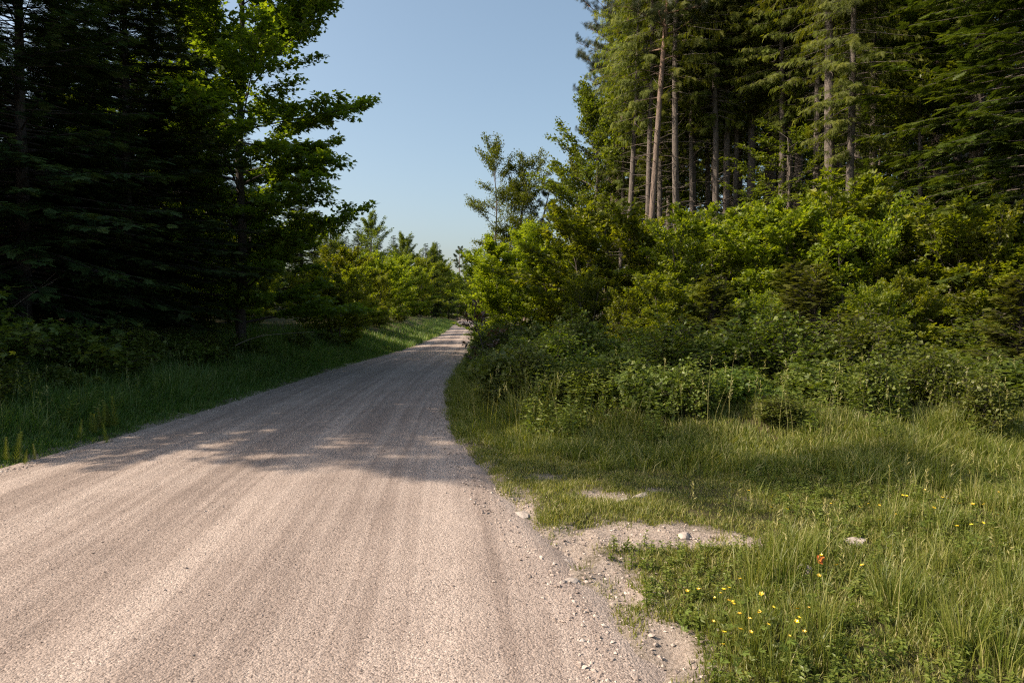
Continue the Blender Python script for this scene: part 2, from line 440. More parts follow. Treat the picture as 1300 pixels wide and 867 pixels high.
# ------------------------------------------------------------------ loose stones
def stone_template(seed):
    r = np.random.default_rng(seed)
    v = A_([(0, 0, 1), (1, 0, 0), (.31, .95, 0), (-.81, .59, 0), (-.81, -.59, 0), (.31, -.95, 0), (0, 0, -.7)], float)
    v *= r.uniform(.7, 1.15, (7, 1)); v[:, 2] *= .75
    f = [(0, 1, 2), (0, 2, 3), (0, 3, 4), (0, 4, 5), (0, 5, 1), (6, 2, 1), (6, 3, 2), (6, 4, 3), (6, 5, 4), (6, 1, 5)]
    return v, [f]


rng = np.random.default_rng(11)
mb = MB()
def scatter_stones(x, y, z, size):
    k = len(x)
    P = np.stack([x, y, z + size * .15], -1)
    for t in range(3):
        s = np.arange(k) % 3 == t
        az = rng.uniform(0, TAU, s.sum())
        D = np.stack([np.cos(az), np.sin(az), rng.normal(0, .25, s.sum())], -1)
        N = np.stack([rng.normal(0, .3, s.sum()), rng.normal(0, .3, s.sum()), np.ones(s.sum())], -1)
        add_inst(mb, stone_template(t), P[s], D, N, size[s] * rng.uniform(.8, 1.3, s.sum()), size[s] * rng.uniform(.6, 1, s.sum()), rng.random(s.sum()))
n = 52000
y = 2.5 + 9.5 * rng.random(n) ** 1.9
x = edge_l(y) + (edge_r(y) - edge_l(y)) * rng.random(n)
keep = (x / y > -.80) & (rng.random(n) < .25 + 1.1 * smooth(.42, .66, fbm(x * 1.6, y * .12, 1, 60)))
x, y = x[keep], y[keep]
size = .0015 + .0024 * rng.random(len(x)) ** 2.5 + .0009 * (y / 5)
big = rng.random(len(x)) < .035; size[big] *= rng.uniform(1.5, 3.2, big.sum())
scatter_stones(x, y, road_z(x, y), size)
# rougher stones thrown to the edges and in the washed-out ruts
n = 9000
y = 2.6 + 16 * rng.random(n) ** 1.7
side = rng.random(n) < .5
off = np.abs(rng.normal(0, .42, n))
x = np.where(side, edge_l(y) - off * .6 + .3, edge_r(y) + off - .25)
keep = x / y > -.82
x, y = x[keep], y[keep]
z = np.maximum(height(x, y), np.where((x > edge_l(y)) & (x < edge_r(y)), road_z(x, y), -9))
scatter_stones(x, y, z, .005 + .016 * rng.random(len(x)) ** 3.5)
n = 9000
x = rng.uniform(-.5, 1.9, n); y = rng.uniform(3.4, 7.2, n)
k = (sand_mask(x, y) > .45 + .3 * rng.random(n)) & (x > edge_r(y))
x, y = x[k], y[k]
scatter_stones(x, y, height(x, y), .004 + .014 * rng.random(len(x)) ** 3)
o = link('loose_gravel', mb.mesh('loose_gravel', M_STONE)); o['kind'] = 'stuff'
o['label'] = 'small pale pebbles scattered over the gravel road and its edges'; o['category'] = 'gravel'


# ------------------------------------------------------------------ grass
def blades(mb, x, y, hgt, lean, az, w, rnd, seg=3):
    z = height(x, y) - .01
    P = np.stack([x, y, z], -1)
    ts = [0, .4, .75, 1] if seg == 3 else [0, .55, 1]
    d = np.stack([np.cos(az), np.sin(az), 0 * az], -1); sd = np.stack([-np.sin(az), np.cos(az), 0 * az], -1)
    # twist so blades are not all edge-on
    tw = rng.uniform(0, TAU, len(x)); sd = sd * np.cos(tw)[:, None] * .8 + d * np.sin(tw)[:, None] * .6
    sd = norm(sd)
    rows = []
    for t in ts:
        c = P + UP * (hgt * t * (1 - .35 * lean * t))[:, None] + d * (hgt * lean * t * t)[:, None]
        ww = w * (1 - t ** 1.6) * .5
        if t < 1:
            rows += [c - sd * ww[:, None], c + sd * ww[:, None]]
        else:
            rows += [c]
    V = np.stack(rows, 1); k = V.shape[1]
    b = (np.arange(len(x)) * k)[:, None]
    q = [b + A_([[2 * s, 2 * s + 1, 2 * s + 3, 2 * s + 2]]) for s in range(len(ts) - 2)]
    fq = np.concatenate(q); ft = b + A_([[k - 3, k - 2, k - 1]])
    mb.add(V.reshape(-1, 3), [fq, ft], np.repeat(rnd, k))


def tussocks(mb, cx, cy, hgt, per, spread, wid, seg=3, dry=.06, leanmax=.7):
    n = len(cx); idx = np.repeat(np.arange(n), per)
    az = rng.uniform(0, TAU, len(idx)); rr = spread * np.sqrt(rng.random(len(idx)))
    x = cx[idx] + rr * np.cos(az); y = cy[idx] + rr * np.sin(az)
    h = hgt[idx] * (.45 + .65 * rng.random(len(idx)))
    tone = np.clip(rng.normal(.36, .16, len(idx)) + (rng.random(n)[idx] - .5) * .6, 0, .75)
    dr = rng.random(len(idx)) < dry; tone[dr] = rng.uniform(.75, 1, dr.sum())
    blades(mb, x, y, h, rng.uniform(.08, leanmax, len(idx)), az + rng.normal(0, .7, len(idx)), wid * rng.uniform(.6, 1.3, len(idx)), tone, seg)


def seed_heads(mb, x, y, hgt):
    """thin stalks with a pale feathery head"""
    n = len(x); z = height(x, y)
    az = rng.uniform(0, TAU, n); le = rng.uniform(.05, .3, n)
    blades(mb, x, y, hgt, le, az, np.full(n, .004), np.full(n, .85), 3)
    top = np.stack([x + np.cos(az) * hgt * le * .9, y + np.sin(az) * hgt * le * .9, z + hgt * (1 - .35 * le) * .97], -1)
    for k in range(9):
        D = np.stack([np.cos(az) * .5 + rng.normal(0, .45, n), np.sin(az) * .5 + rng.normal(0, .45, n), rng.uniform(.3, 1, n)], -1)
        add_inst(mb, RHOMB, top - UP * (.013 * k), D, np.cross(D, rng.normal(0, 1, (n, 3))), .035, .006, rng.uniform(.85, 1, n))


# meadow on the right
mb = MB()
n = 8600
cx = rng.uniform(-.9, 7.4, n); cy = rng.uniform(2.3, 9.2, n)
sr = cx - edge_r(cy)
sm = np.maximum(sand_mask(cx, cy), .95 * np.exp(-np.clip(sr, 0, 9) / .16))
dens = (.3 + .7 * (1 - smooth(4.9, 5.5, cy) * (1 - smooth(7.0, 7.9, cy)) * (1 - smooth(1.8, 3.4, cx)))) * (1 - smooth(.2, .85, sm + .5 * (fbm(cx, cy, 2.6, 51) - .5))) * (sr > .02) * (cx / cy < .86)
trodden = smooth(4.9, 5.5, cy) * (1 - smooth(7.0, 7.9, cy)) * (1 - smooth(1.8, 3.4, cx))     # short turf of the track mouth
k = rng.random(n) < dens
cx, cy, sr, trodden = cx[k], cy[k], sr[k], trodden[k]
tall = smooth(.42, .68, fbm(cx, cy, .9, 15))
hg = (.07 + .15 * tall + .07 * smooth(.9, 2.4, sr) * (cy < 5.4)) * (1 - .7 * smooth(2.2, 1.5, cx) * smooth(3.6, 4.1, cy)) * (1 - .62 * trodden) * (.35 + .65 * smooth(.05, .7, sr))
near = cy < 5.2
hg *= .85 * rng.uniform(.4, 1.15, len(hg)) * (.7 + .5 * smooth(2.2, 3.4, cx))
tussocks(mb, cx[near], cy[near], hg[near], 30, .075, .0072, 3, .14)
tussocks(mb, cx[~near], cy[~near], hg[~near], 26, .10, .009, 2, .2)
n = 260
x = rng.uniform(1.2, 6, n); y = rng.uniform(2.9, 7, n); k = (x - edge_r(y) > .9) & (fbm(x, y, 1.1, 19) > .48)
seed_heads(mb, x[k], y[k], rng.uniform(.3, .52, k.sum()))
# short yellowish turf of the track mouth
n = 11000
x = rng.uniform(-.7, 3.6, n); y = rng.uniform(2.9, 8.2, n)
k = (x - edge_r(y) > .1) & (sand_mask(x, y) + .5 * (fbm(x, y, 2.6, 51) - .5) < .5) & (y < front(x) + .2)
x, y = x[k], y[k]
tussocks(mb, x, y, (.03 + .075 * fbm(x, y, 1.7, 40) ** 1.5) * rng.uniform(.6, 1.5, len(x)), 16, .075, .007, 2, .28, .9)
n = 1500
x = rng.uniform(-.4, 2.2, n); y = rng.uniform(3.2, 7.2, n)
k = (x - edge_r(y) > .08) & (sand_mask(x, y) > .4) & (fbm(x, y, 3.2, 88) > .56)
tussocks(mb, x[k], y[k], rng.uniform(.03, .09, k.sum()), 14, .05, .006, 2, .35, .9)
# lush standing tufts seen in the photo
px = A_([(1.55, 3.95), (1.75, 4.1), (2.1, 3.7), (2.55, 4.3), (3.0, 3.9), (2.9, 5.0), (3.6, 4.6), (1.1, 3.2), (1.5, 3.2), (2.2, 3.1), (4.2, 5.4), (3.9, 6.0), (1.9, 4.5)])
tussocks(mb, np.repeat(px[:, 0], 6) + rng.normal(0, .12, len(px) * 6), np.repeat(px[:, 1], 6) + rng.normal(0, .12, len(px) * 6), rng.uniform(.22, .42, len(px) * 6), 34, .09, .0065, 3, .05, .6)
o = link('meadow_grass', mb.mesh('meadow_grass', M_GRASS)); o['kind'] = 'stuff'
o['label'] = 'sunlit meadow grass beside the track on the right'; o['category'] = 'grass'

# tall grass fringe in front of the brambles on the right
mb = MB()
n = 1900
cx = np.concatenate([rng.uniform(-1.5, 7.5, n), edge_r(np.linspace(8.6, 40, 700)) + np.abs(rng.normal(0, .45, 700)) + .08])
cy = np.concatenate([front(cx[:n]) + rng.normal(.25, .38, n), np.linspace(8.6, 40, 700)])
k = (cx - edge_r(cy) > .06)
cx, cy = cx[k], cy[k]
tussocks(mb, cx, cy, .1 + .36 * fbm(cx, cy, 1.1, 5) ** 1.6 * smooth(0, .8, cx - edge_r(cy)), 24, .11, .0105, 3, .12, .95)
n = 130
x = rng.uniform(-.9, 7, n); y = front(x) + rng.normal(.5, .5, n); k = x - edge_r(y) > .3
seed_heads(mb, x[k], y[k], rng.uniform(.55, .95, k.sum()))
n = 420
y = 8.9 + 8 * rng.random(n); x = edge_r(y) + .08 + 1.3 * rng.random(n)
tussocks(mb, x, y, (.25 + .45 * rng.random(n)) * smooth(-.1, .5, x - edge_r(y)), 24, .12, .011, 3, .08, 1.1)
o = link('fringe_grass', mb.mesh('fringe_grass', M_GRASS)); o['kind'] = 'stuff'
o['label'] = 'tall tangled grass along the foot of the bramble bank'; o['category'] = 'grass'

# verge on the left, lush at the road and up the bank
mb = MB()
n = 5600
y = 5.8 + 26 * rng.random(n) ** 1.5
off = np.abs(rng.normal(0, 1, n)) * 1.5 + .02 - .3 * (fbm(y, 0 * y, .9, 14) > .5) * rng.random(n)
x = edge_l(y) - off
k = (x / y > -.86) & (off < 4.5)
x, y, off = x[k], y[k], off[k]
hg = (.05 + .45 * smooth(.05, 1.0, off)) * (.5 + .9 * fbm(x, y, 1.2, 6))
near = y < 11
tussocks(mb, x[near], y[near], hg[near], 28, .11, .011, 3, .07, .8)
tussocks(mb, x[~near], y[~near], hg[~near], 22, .16, .013, 2, .06, .8)
n = 2200
y = 30 + 130 * rng.random(n) ** 1.6; sd = rng.random(n) < .62
x = np.where(sd, edge_l(y) - .1 - np.abs(rng.normal(0, 1.6, n)), edge_r(y) + .1 + np.abs(rng.normal(0, 1.0, n)))
tussocks(mb, x, y, rng.uniform(.18, .5, n), 16, .3, .028, 2, .16, .8)
n = 260
y = rng.uniform(7, 22, n); x = edge_l(y) - rng.uniform(.5, 2.8, n)
seed_heads(mb, x, y, rng.uniform(.5, .9, n))
o = link('verge_grass', mb.mesh('verge_grass', M_VERGE)); o['kind'] = 'stuff'
o['label'] = 'long green grass on the verges of the gravel road'; o['category'] = 'grass'


# weeds: upright stems with leaf pairs, one ground-cover mass
def weeds(mb, x, y, hgt, leafl):
    n = len(x); z = height(x, y)
    az0 = rng.uniform(0, TAU, n); ln = rng.normal(0, .12, (n, 2))
    k = 4; t = np.linspace(0, 1, k)
    pts = np.stack([x[:, None] + ln[:, :1] * hgt[:, None] * t ** 2, y[:, None] + ln[:, 1:] * hgt[:, None] * t ** 2, z[:, None] + hgt[:, None] * t], -1)
    tubes(mb, pts, np.broadcast_to(.004 * (1.2 - t), (n, k)), 3, .3)
    for lv in range(9):
        tt = .15 + .82 * lv / 8
        c = np.stack([x + ln[:, 0] * hgt * tt ** 2, y + ln[:, 1] * hgt * tt ** 2, z + hgt * tt], -1)
        for sgn in (0, math.pi):
            az = az0 + lv * 1.57 + sgn + rng.normal(0, .3, n)
            D = np.stack([np.cos(az), np.sin(az), rng.uniform(-.35, .5, n)], -1)
            add_inst(mb, RHOMB, c, D, UP + rng.normal(0, .3, (n, 3)), leafl * (1.25 - .6 * tt) * rng.uniform(.7, 1.2, n), leafl * .42 * (1.2 - .5 * tt), np.clip(rng.normal(.3 + .35 * tt, .15, n), 0, 1))


mb = MB()
n = 1500
x = rng.uniform(-1.4, 8, n); y = front(x) + .2 + 3.0 * rng.random(n) ** 1.4; k = x - edge_r(y) > .35
k &= fbm(x, y, .8, 70) > .52
weeds(mb, x[k], y[k], rng.uniform(.25, .6, k.sum()) * (.5 + fbm(x[k], y[k], .9, 71)), .085)
n = 500
y = 6.6 + 14 * rng.random(n) ** 1.3; x = edge_l(y) - .5 - 3.2 * rng.random(n)
weeds(mb, x, y, rng.uniform(.25, .6, n), .08)
n = 2600                                                   # low rosettes and clover in the meadow
x = rng.uniform(.2, 6, n); y = rng.uniform(2.6, 7, n); k = (x - edge_r(y) > .25) & (sand_mask(x, y) < .6) & ((y < 4.8) | (x > 2.2))
weeds(mb, x[k], y[k], rng.uniform(.04, .12, k.sum()), .04)
o = link('undergrowth_weeds', mb.mesh('undergrowth_weeds', M_WEED)); o['kind'] = 'stuff'
o['label'] = 'nettles and leafy weeds filling the banks on both sides'; o['category'] = 'weeds'


# ------------------------------------------------------------------ plant generators (each returns trunk mesh, crown mesh)
def rot_h(d, ang):
    c, s = math.cos(ang), math.sin(ang)
    return A_([d[0] * c - d[1] * s, d[0] * s + d[1] * c, d[2]])


def curve(p, d, L, k, bend):
    t = np.linspace(0, 1, k)[:, None]
    return p + d * L * t + A_(bend) * L * t ** 2


def broadleaf(name, seed, H, R, z0, n_limb, n_sub, lpm, leaf, T, m_leaf, m_bark, tr, lean=(0, 0), prof=None, jitter=.5, droop=.08, rise=1.0, spread=.07, stems=1):
    r = np.random.default_rng(seed)
    wood, lv = MB(), MB()
    prof = prof or (lambda t: math.sin(math.pi * (.12 + .8 * t)) ** .8)
    P, D, N, Ls, Rn = [], [], [], [], []
    limbs_p, limbs_r, subs_p, subs_r = [], [], [], []
    for st in range(stems):
        k = 10; t = np.linspace(0, 1, k)
        wob = np.cumsum(r.normal(0, .018 * H / k * 3, (k, 2)), 0) * (t[:, None] > .05)
        aa = r.uniform(0, TAU)
        sp = (.0 if stems == 1 else R * .45)
        tp = np.stack([wob[:, 0] + lean[0] * t ** 1.6 + math.cos(aa) * (sp * t + .06 * (stems > 1)), wob[:, 1] + lean[1] * t ** 1.6 + math.sin(aa) * (sp * t + .06 * (stems > 1)), H * .96 * t * (1 if stems == 1 else r.uniform(.75, 1)) - .15], -1)
        tubes(wood, tp, tr * (1.12 - t) ** .8 * (1 if stems == 1 else .7) + .006, 8)
        for q in range(n_limb):
            tt = (q + r.random()) / n_limb
            zz = z0 / H + (1 - z0 / H) * tt
            base = A_([np.interp(zz, t, tp[:, c]) for c in range(3)])
            az = q * 2.4 + r.uniform(-.5, .5)
            L = R * prof(tt) * r.uniform(.45, 1.25)
            e = math.radians(12 + 55 * tt * rise + r.uniform(-20, 20))
            d = A_([math.cos(az) * math.cos(e), math.sin(az) * math.cos(e), math.sin(e)])
            lp = curve(base, d, L, 6, (r.normal(0, .08), r.normal(0, .08), r.uniform(-.15, .12)))
            limbs_p.append(lp); limbs_r.append(np.linspace(max(.3 * tr * (1 - .7 * tt), .007), .004, 6))
            for s_ in range(n_sub + 1):
                s = .22 + .78 * (s_ + r.random()) / n_sub if s_ < n_sub else 1.0
                s = min(s, 1)
                b2 = A_([np.interp(s, np.linspace(0, 1, 6), lp[:, c]) for c in range(3)])
                ang = (r.uniform(.5, 1.15) * (1 if s_ % 2 else -1)) if s_ < n_sub else r.normal(0, .2)
                d2 = rot_h(d, ang); d2 = d2 + A_([0, 0, r.uniform(-.25, .3)]); d2 /= np.linalg.norm(d2)
                L2 = max(L * .5 * (1.15 - s), .12 * R) * r.uniform(.7, 1.3) + .08
                sp2 = curve(b2, d2, L2, 4, (0, 0, -droop))
                subs_p.append(sp2); subs_r.append(np.linspace(.008, .002, 4) * min(1, H / 6 + .4))
                n = max(3, int(L2 * lpm))
                u = r.uniform(.08, 1.02, n)
                pt = np.stack([np.interp(u, [0, .333, .667, 1], sp2[:, c]) for c in range(3)], -1)
                pt += r.normal(0, 1, (n, 3)) * A_([spread, spread, spread * .55])
                sg = np.where(r.random(n) < .5, 1, -1)[:, None]
                sidev = A_([-d2[1], d2[0], 0])
                dd = d2 * .7 + sidev * sg * r.uniform(.2, 1, (n, 1)) + r.normal(0, .3, (n, 3)) + A_([0, 0, -.18])
                P.append(pt); D.append(dd); N.append(UP + r.normal(0, jitter, (n, 3)))
                Ls.append(leaf * r.uniform(.6, 1.2, n))
                Rn.append(np.clip(r.normal(.42, .17, n) + .22 * (u - .5) + r.normal(0, .09), 0, 1))
    tubes(wood, np.stack(limbs_p), np.stack(limbs_r), 5)
    tubes(wood, np.stack(subs_p), np.stack(subs_r), 3)
    P, D, N, Ls, Rn = map(np.concatenate, (P, D, N, Ls, Rn))
    add_inst(lv, T, P, D, N, Ls, Ls * (.62 if T is RHOMB else .8), Rn)
    return wood.mesh(name + '_trunk', m_bark, True), lv.mesh(name + '_crown', m_leaf)


def conifer(name, seed, H, R, z0, step, nb, spacing, Ls, T, m_leaf, m_bark, tr, e0=-12, e1=35, droop=.22, uptip=.16, hang=0., power=.75, dead=0, lean=(0, 0), low=.5, wobble=.01):
    r = np.random.default_rng(seed)
    wood, lv = MB(), MB()
    k = 12; t = np.linspace(0, 1, k)
    wob = np.cumsum(r.normal(0, wobble, (k, 2)), 0) * H * .1
    tp = np.stack([wob[:, 0] + lean[0] * t, wob[:, 1] + lean[1] * t, H * t - .2], -1)
    tubes(wood, tp, tr * (1.0 - t) ** .8 + .01, 9)
    BP, BR, P, D, N, L_, Rn = [], [], [], [], [], [], []
    z = z0
    while z < H - .1:
        tt = (z - z0) / (H - z0)
        for b in range(nb if tt < .85 else 4):
            az = r.uniform(0, TAU)
            zz = z + r.uniform(-.5, .5) * step
            L = (R * (1 - tt) ** power * (low + (1 - low) * min(1, tt * 6)) * r.uniform(.65, 1.15)) + .12
            e = math.radians(e0 + (e1 - e0) * tt + r.uniform(-8, 8))
            d = A_([math.cos(az) * math.cos(e), math.sin(az) * math.cos(e), math.sin(e)])
            s6 = np.linspace(0, 1, 6)[:, None]
            base = A_([np.interp(zz / H, t, tp[:, 0]), np.interp(zz / H, t, tp[:, 1]), zz])
            bp = base + d * L * s6 + UP * L * (-droop * s6 ** 2 + uptip * s6 ** 3)
            BP.append(bp); BR.append(np.linspace(.018 * (1 - tt) + .006, .003, 6))
            n = max(4, int(L / spacing))
            u = np.concatenate([r.uniform(.12, 1, n - 1) ** .8, [1.0]])
            pt = np.stack([np.interp(u, s6[:, 0], bp[:, c]) for c in range(3)], -1)
            sg = np.where(r.random(n) < .5, 1, -1)
            an = sg * r.uniform(.5, 1.25, n); an[-1] = 0
            dh = A_([math.cos(az), math.sin(az), 0]); sv = A_([-dh[1], dh[0], 0])
            dd = dh * np.cos(an)[:, None] + sv * np.sin(an)[:, None] + UP * (math.sin(e) * .5 - .12 + r.normal(0, .16, n))[:, None]
            nn = UP + r.normal(0, .28, (n, 3))
            if hang:
                hv = hang * r.uniform(.0, 1.7, (n, 1))
                dd = dd * (1.15 - np.minimum(hv, 1)) - UP * hv
                nn = dh * 1.0 + UP * .4 + r.normal(0, .5, (n, 3))
            P.append(pt); D.append(dd); N.append(nn)
            L_.append(Ls * r.uniform(.7, 1.25, n) * (.65 + .35 * (1 - tt)) * (1.05 - .3 * u))
            Rn.append(np.clip(r.normal(.25, .13, n) + .38 * u ** 3 + r.normal(0, .06), 0, 1))
        z += step * (1 - .45 * tt)
    tubes(wood, np.stack(BP), np.stack(BR), 4)
    if dead:
        dp, dr = [], []
        for q in range(dead):
            zz = r.uniform(1.2, z0 + 2); az = r.uniform(0, TAU); L = r.uniform(.3, 1.5)
            base = A_([np.interp(zz / H, t, tp[:, 0]), np.interp(zz / H, t, tp[:, 1]), zz])
            d = A_([math.cos(az), math.sin(az), r.uniform(-.35, .25)])
            dp.append(curve(base, d, L, 5, (r.normal(0, .1), r.normal(0, .1), r.uniform(-.2, .1)))); dr.append(np.linspace(.014, .003, 5))
        tubes(wood, np.stack(dp), np.stack(dr), 4)
    P, D, N, L_, Rn = map(np.concatenate, (P, D, N, L_, Rn))
    add_inst(lv, T, P, D, N, L_, L_, Rn)
    return wood.mesh(name + '_trunk', m_bark, True), lv.mesh(name + '_crown', m_leaf)


def pine(name, seed, H, R, z0, n_limb, tr, m_bark=None, lean=(0, 0), tuft=.2, dead=10, gap=.12):
    r = np.random.default_rng(seed)
    wood, lv = MB(), MB()
    k = 14; t = np.linspace(0, 1, k)
    wob = np.cumsum(r.normal(0, .012, (k, 2)), 0) * H * .12
    tp = np.stack([wob[:, 0] + lean[0] * t ** 1.3, wob[:, 1] + lean[1] * t ** 1.3, H * t - .2], -1)
    tubes(wood, tp, tr * (1.05 - t) ** .7 + .01, 9)
    LP, LR, P, D, N, Rn = [], [], [], [], [], []
    for q in range(n_limb):
        tt = (q + r.random()) / n_limb; zz = z0 + (H - z0) * tt
        base = A_([np.interp(zz / H, t, tp[:, c]) for c in range(3)])
        az = q * 2.4 + r.uniform(-.6, .6); L = R * (math.sin(math.pi * (.2 + .7 * tt))) * r.uniform(.55, 1.2)
        e = math.radians(r.uniform(-10, 30) + 25 * tt)
        d = A_([math.cos(az) * math.cos(e), math.sin(az) * math.cos(e), math.sin(e)])
        lp = curve(base, d, L, 6, (r.normal(0, .15), r.normal(0, .15), r.uniform(-.1, .25)))
        LP.append(lp); LR.append(np.linspace(.035 * (1.2 - tt), .008, 6) * min(1, H / 18 + .2))
        for s_ in range(7):
            s = .35 + .65 * (s_ + r.random()) / 7
            b2 = A_([np.interp(min(s, 1), np.linspace(0, 1, 6), lp[:, c]) for c in range(3)])
            d2 = rot_h(d, r.uniform(-1.2, 1.2)) + A_([0, 0, r.uniform(-.1, .5)])
            L2 = L * .28 * r.uniform(.5, 1.2)
            sp = curve(b2, d2, L2, 6, (0, 0, .1)); LP.append(sp); LR.append(np.linspace(.009, .003, 6))
            n = max(4, int(L2 / .045)); u = r.uniform(.25, 1.0, n)
            pt = np.stack([np.interp(u, np.linspace(0, 1, 6), sp[:, c]) for c in range(3)], -1) + r.normal(0, .05, (n, 3))
            P.append(pt); D.append(d2 + r.normal(0, .55, (n, 3)) + A_([0, 0, .35])); N.append(r.normal(0, 1, (n, 3)) + UP * .5)
            Rn.append(np.clip(r.normal(.45, .2, n), 0, 1))
    for q in range(dead):
        zz = r.uniform(3, z0 + .5); az = r.uniform(0, TAU); L = r.uniform(.3, 1.3)
        base = A_([np.interp(zz / H, t, tp[:, c]) for c in range(3)])
        LP.append(curve(base, A_([math.cos(az), math.sin(az), r.uniform(-.3, .4)]), L, 6, (r.normal(0, .15), r.normal(0, .15), -.1))); LR.append(np.linspace(.016, .004, 6))
    tubes(wood, np.stack(LP), np.stack(LR), 4)
    P, D, N, Rn = map(np.concatenate, (P, D, N, Rn))
    add_inst(lv, TUFT, P, D, N, tuft * r.uniform(.7, 1.25, len(P)), tuft, Rn)
    return wood.mesh(name + '_trunk', m_bark or M_BARKPINE, True), lv.mesh(name + '_crown', M_PINE)


def bramble(name, seed, R, H, n_stem, leaf, m_leaf=None, T=TRIF, upright=.0):
    r = np.random.default_rng(seed)
    wood, lv = MB(), MB()
    SP, SR_, P, D, N, L_, Rn = [], [], [], [], [], [], []
    for q in range(n_stem):
        az = q * 2.4 + r.uniform(-.4, .4); rr = math.sqrt((q + .5) / n_stem)
        p0 = A_([math.cos(az) * R * .45 * rr * r.uniform(.5, 1.1), math.sin(az) * R * .45 * rr * r.uniform(.5, 1.1), -.08])
        top = H * (1.05 - .55 * rr ** 2) * r.uniform(.75, 1.12)
        out = A_([math.cos(az), math.sin(az), 0]) * R * rr * r.uniform(.35, .65) * (1 - upright)
        t = np.linspace(0, 1, 7)[:, None]
        arch = p0 + out * t ** 1.2 + UP * (top * (1.35 - upright * .3) * (t - (.32 - upright * .3) * t ** 2.2))
        arch += np.cumsum(r.normal(0, .03, (7, 3)), 0)
        SP.append(arch); SR_.append(np.linspace(.008, .003, 7))
        for s_ in range(8):
            s = .2 + .8 * (s_ + r.random()) / 8
            b2 = A_([np.interp(s, t[:, 0], arch[:, c]) for c in range(3)])
            a2 = r.uniform(0, TAU)
            d2 = A_([math.cos(a2), math.sin(a2), r.uniform(-.1, .7)]); L2 = r.uniform(.15, .38) * (.5 + .5 * R)
            sp = curve(b2, d2, L2, 7, (0, 0, -.25)); SP.append(sp); SR_.append(np.linspace(.004, .0015, 7))
            n = int(r.integers(11, 20)); u = r.uniform(.1, 1, n)
            pt = np.stack([np.interp(u, np.linspace(0, 1, 7), sp[:, c]) for c in range(3)], -1) + r.normal(0, .045, (n, 3))
            a3 = r.uniform(0, TAU, n)
            P.append(pt); D.append(np.stack([np.cos(a3), np.sin(a3), r.normal(-.1, .3, n)], -1)); N.append(UP + r.normal(0, .42, (n, 3)))
            L_.append(leaf * r.uniform(.55, 1.25, n)); Rn.append(np.clip(r.normal(.36, .17, n) + .25 * (s - .5) + r.normal(0, .08), 0, 1))
    tubes(wood, np.stack(SP), np.stack(SR_), 4)
    P, D, N, L_, Rn = map(np.concatenate, (P, D, N, L_, Rn))
    add_inst(lv, T, P, D, N, L_, L_ * .8, Rn)
    return wood.mesh(name + '_stems', M_BARKDARK, True), lv.mesh(name + '_foliage', m_leaf or M_BRAMBLE)


# kinds (each built once, meshes shared by the copies)
oval = lambda t: math.sin(math.pi * (.12 + .8 * t)) ** .8
wide_low = lambda t: (1 - t) ** .55 * (.55 + .45 * min(1, t * 5))
K = {}
for q in range(3):
    K['fir%d' % q] = conifer('dark_fir', 100 + q, 11, 2.8, .9, .25, 11, .055, .34, SPRAY_FIR, M_FIR, M_BARKDARK, .12, -14, 35, .2, .14, 0, .72, 14)
for q in range(2):
    K['mid%d' % q] = conifer('spruce', 120 + q, 8, 1.9, .3, .24, 9, .075, .42, SPRAY, M_DARKSPRUCE, M_BARKDARK, .12, -8, 45, .16, .16, 0, .85)
K['young'] = conifer('young_spruce', 130, 2.2, .9, .08, .13, 9, .04, .26, SPRAY, M_YOUNGSPRUCE, M_BARKDARK, .035, 5, 50, .05, .08, 0, .8)
for q in range(3):
    K['tall%d' % q] = conifer('tall_spruce', 140 + q, 24, 2.7, (8.4, 9.6, 7.2)[q], .42, 7, .05, .36, SPRAY_LOOSE, M_SPRUCE, M_BARKGREY, .175, -12, 25, .34, .2, .55, .6, 70, low=.3)
K['pole'] = conifer('spruce_pole', 148, 22, 2.5, 8.6, .45, 6, .055, .36, SPRAY_LOOSE, M_SPRUCE, M_BARKGREY, .15, -12, 25, .34, .2, .55, .6, 90, low=.3)
K['layered'] = conifer('layered_fir', 150, 20, 3.9, 2.6, .42, 7, .07, .46, SPRAY, M_LAYER, M_BARKGREY, .22, -6, 30, .24, .12, .0, .55, 30, low=.8)
for q in range(2):
    K['pine%d' % q] = pine('tall_pine', 160 + q, 21, 2.7, (8.8, 9.6)[q], 44, .165, lean=((.7, .2), (-.4, .1))[q], dead=40)
K['slimpine'] = pine('slim_pine', 163, 22, 2.2, 10.5, 40, .12, lean=(.5, .1), dead=45)
K['farpine'] = pine('far_pine', 165, 17, 1.7, 11.5, 22, .16, tuft=.32, dead=4)
K['leanpine'] = pine('leaning_pine', 166, 10, 1.0, 5.6, 20, .09, lean=(1.7, 0), dead=4)
K['bigmaple'] = broadleaf('big_maple', 200, 12.5, 3.5, 1.0, 74, 11, 120, .14, MAPLE, M_MAPLE, M_BARKDARK, .13, (.3, 0), lambda t: (math.sin(math.pi * (.2 + .72 * t)) ** .6), .45, .06, .6, .10)
for q in range(2):
    K['maple%d' % q] = broadleaf('maple_shrub', 210 + q, 4.2, 1.9, .2, 20, 9, 75, .125, MAPLE, M_BRIGHT, M_BARKGREY, .05, (0, 0), oval, .45, .05, .8, .07, 2)
K['hornbeam'] = broadleaf('hornbeam', 220, 5.6, 1.55, .2, 34, 11, 130, .09, RHOMB, M_LIME, M_BARKPALE, .045, (0, 0), lambda t: math.sin(math.pi * (.24 + .66 * t)) ** .7, .5, .08, 1.1, .06, 2)
K['hazel'] = broadleaf('hazel_shrub', 221, 3.2, 1.5, .12, 12, 9, 80, .105, RHOMB, M_BRIGHT, M_BARKGREY, .035, (0, 0), oval, .5, .05, .9, .06, 4)
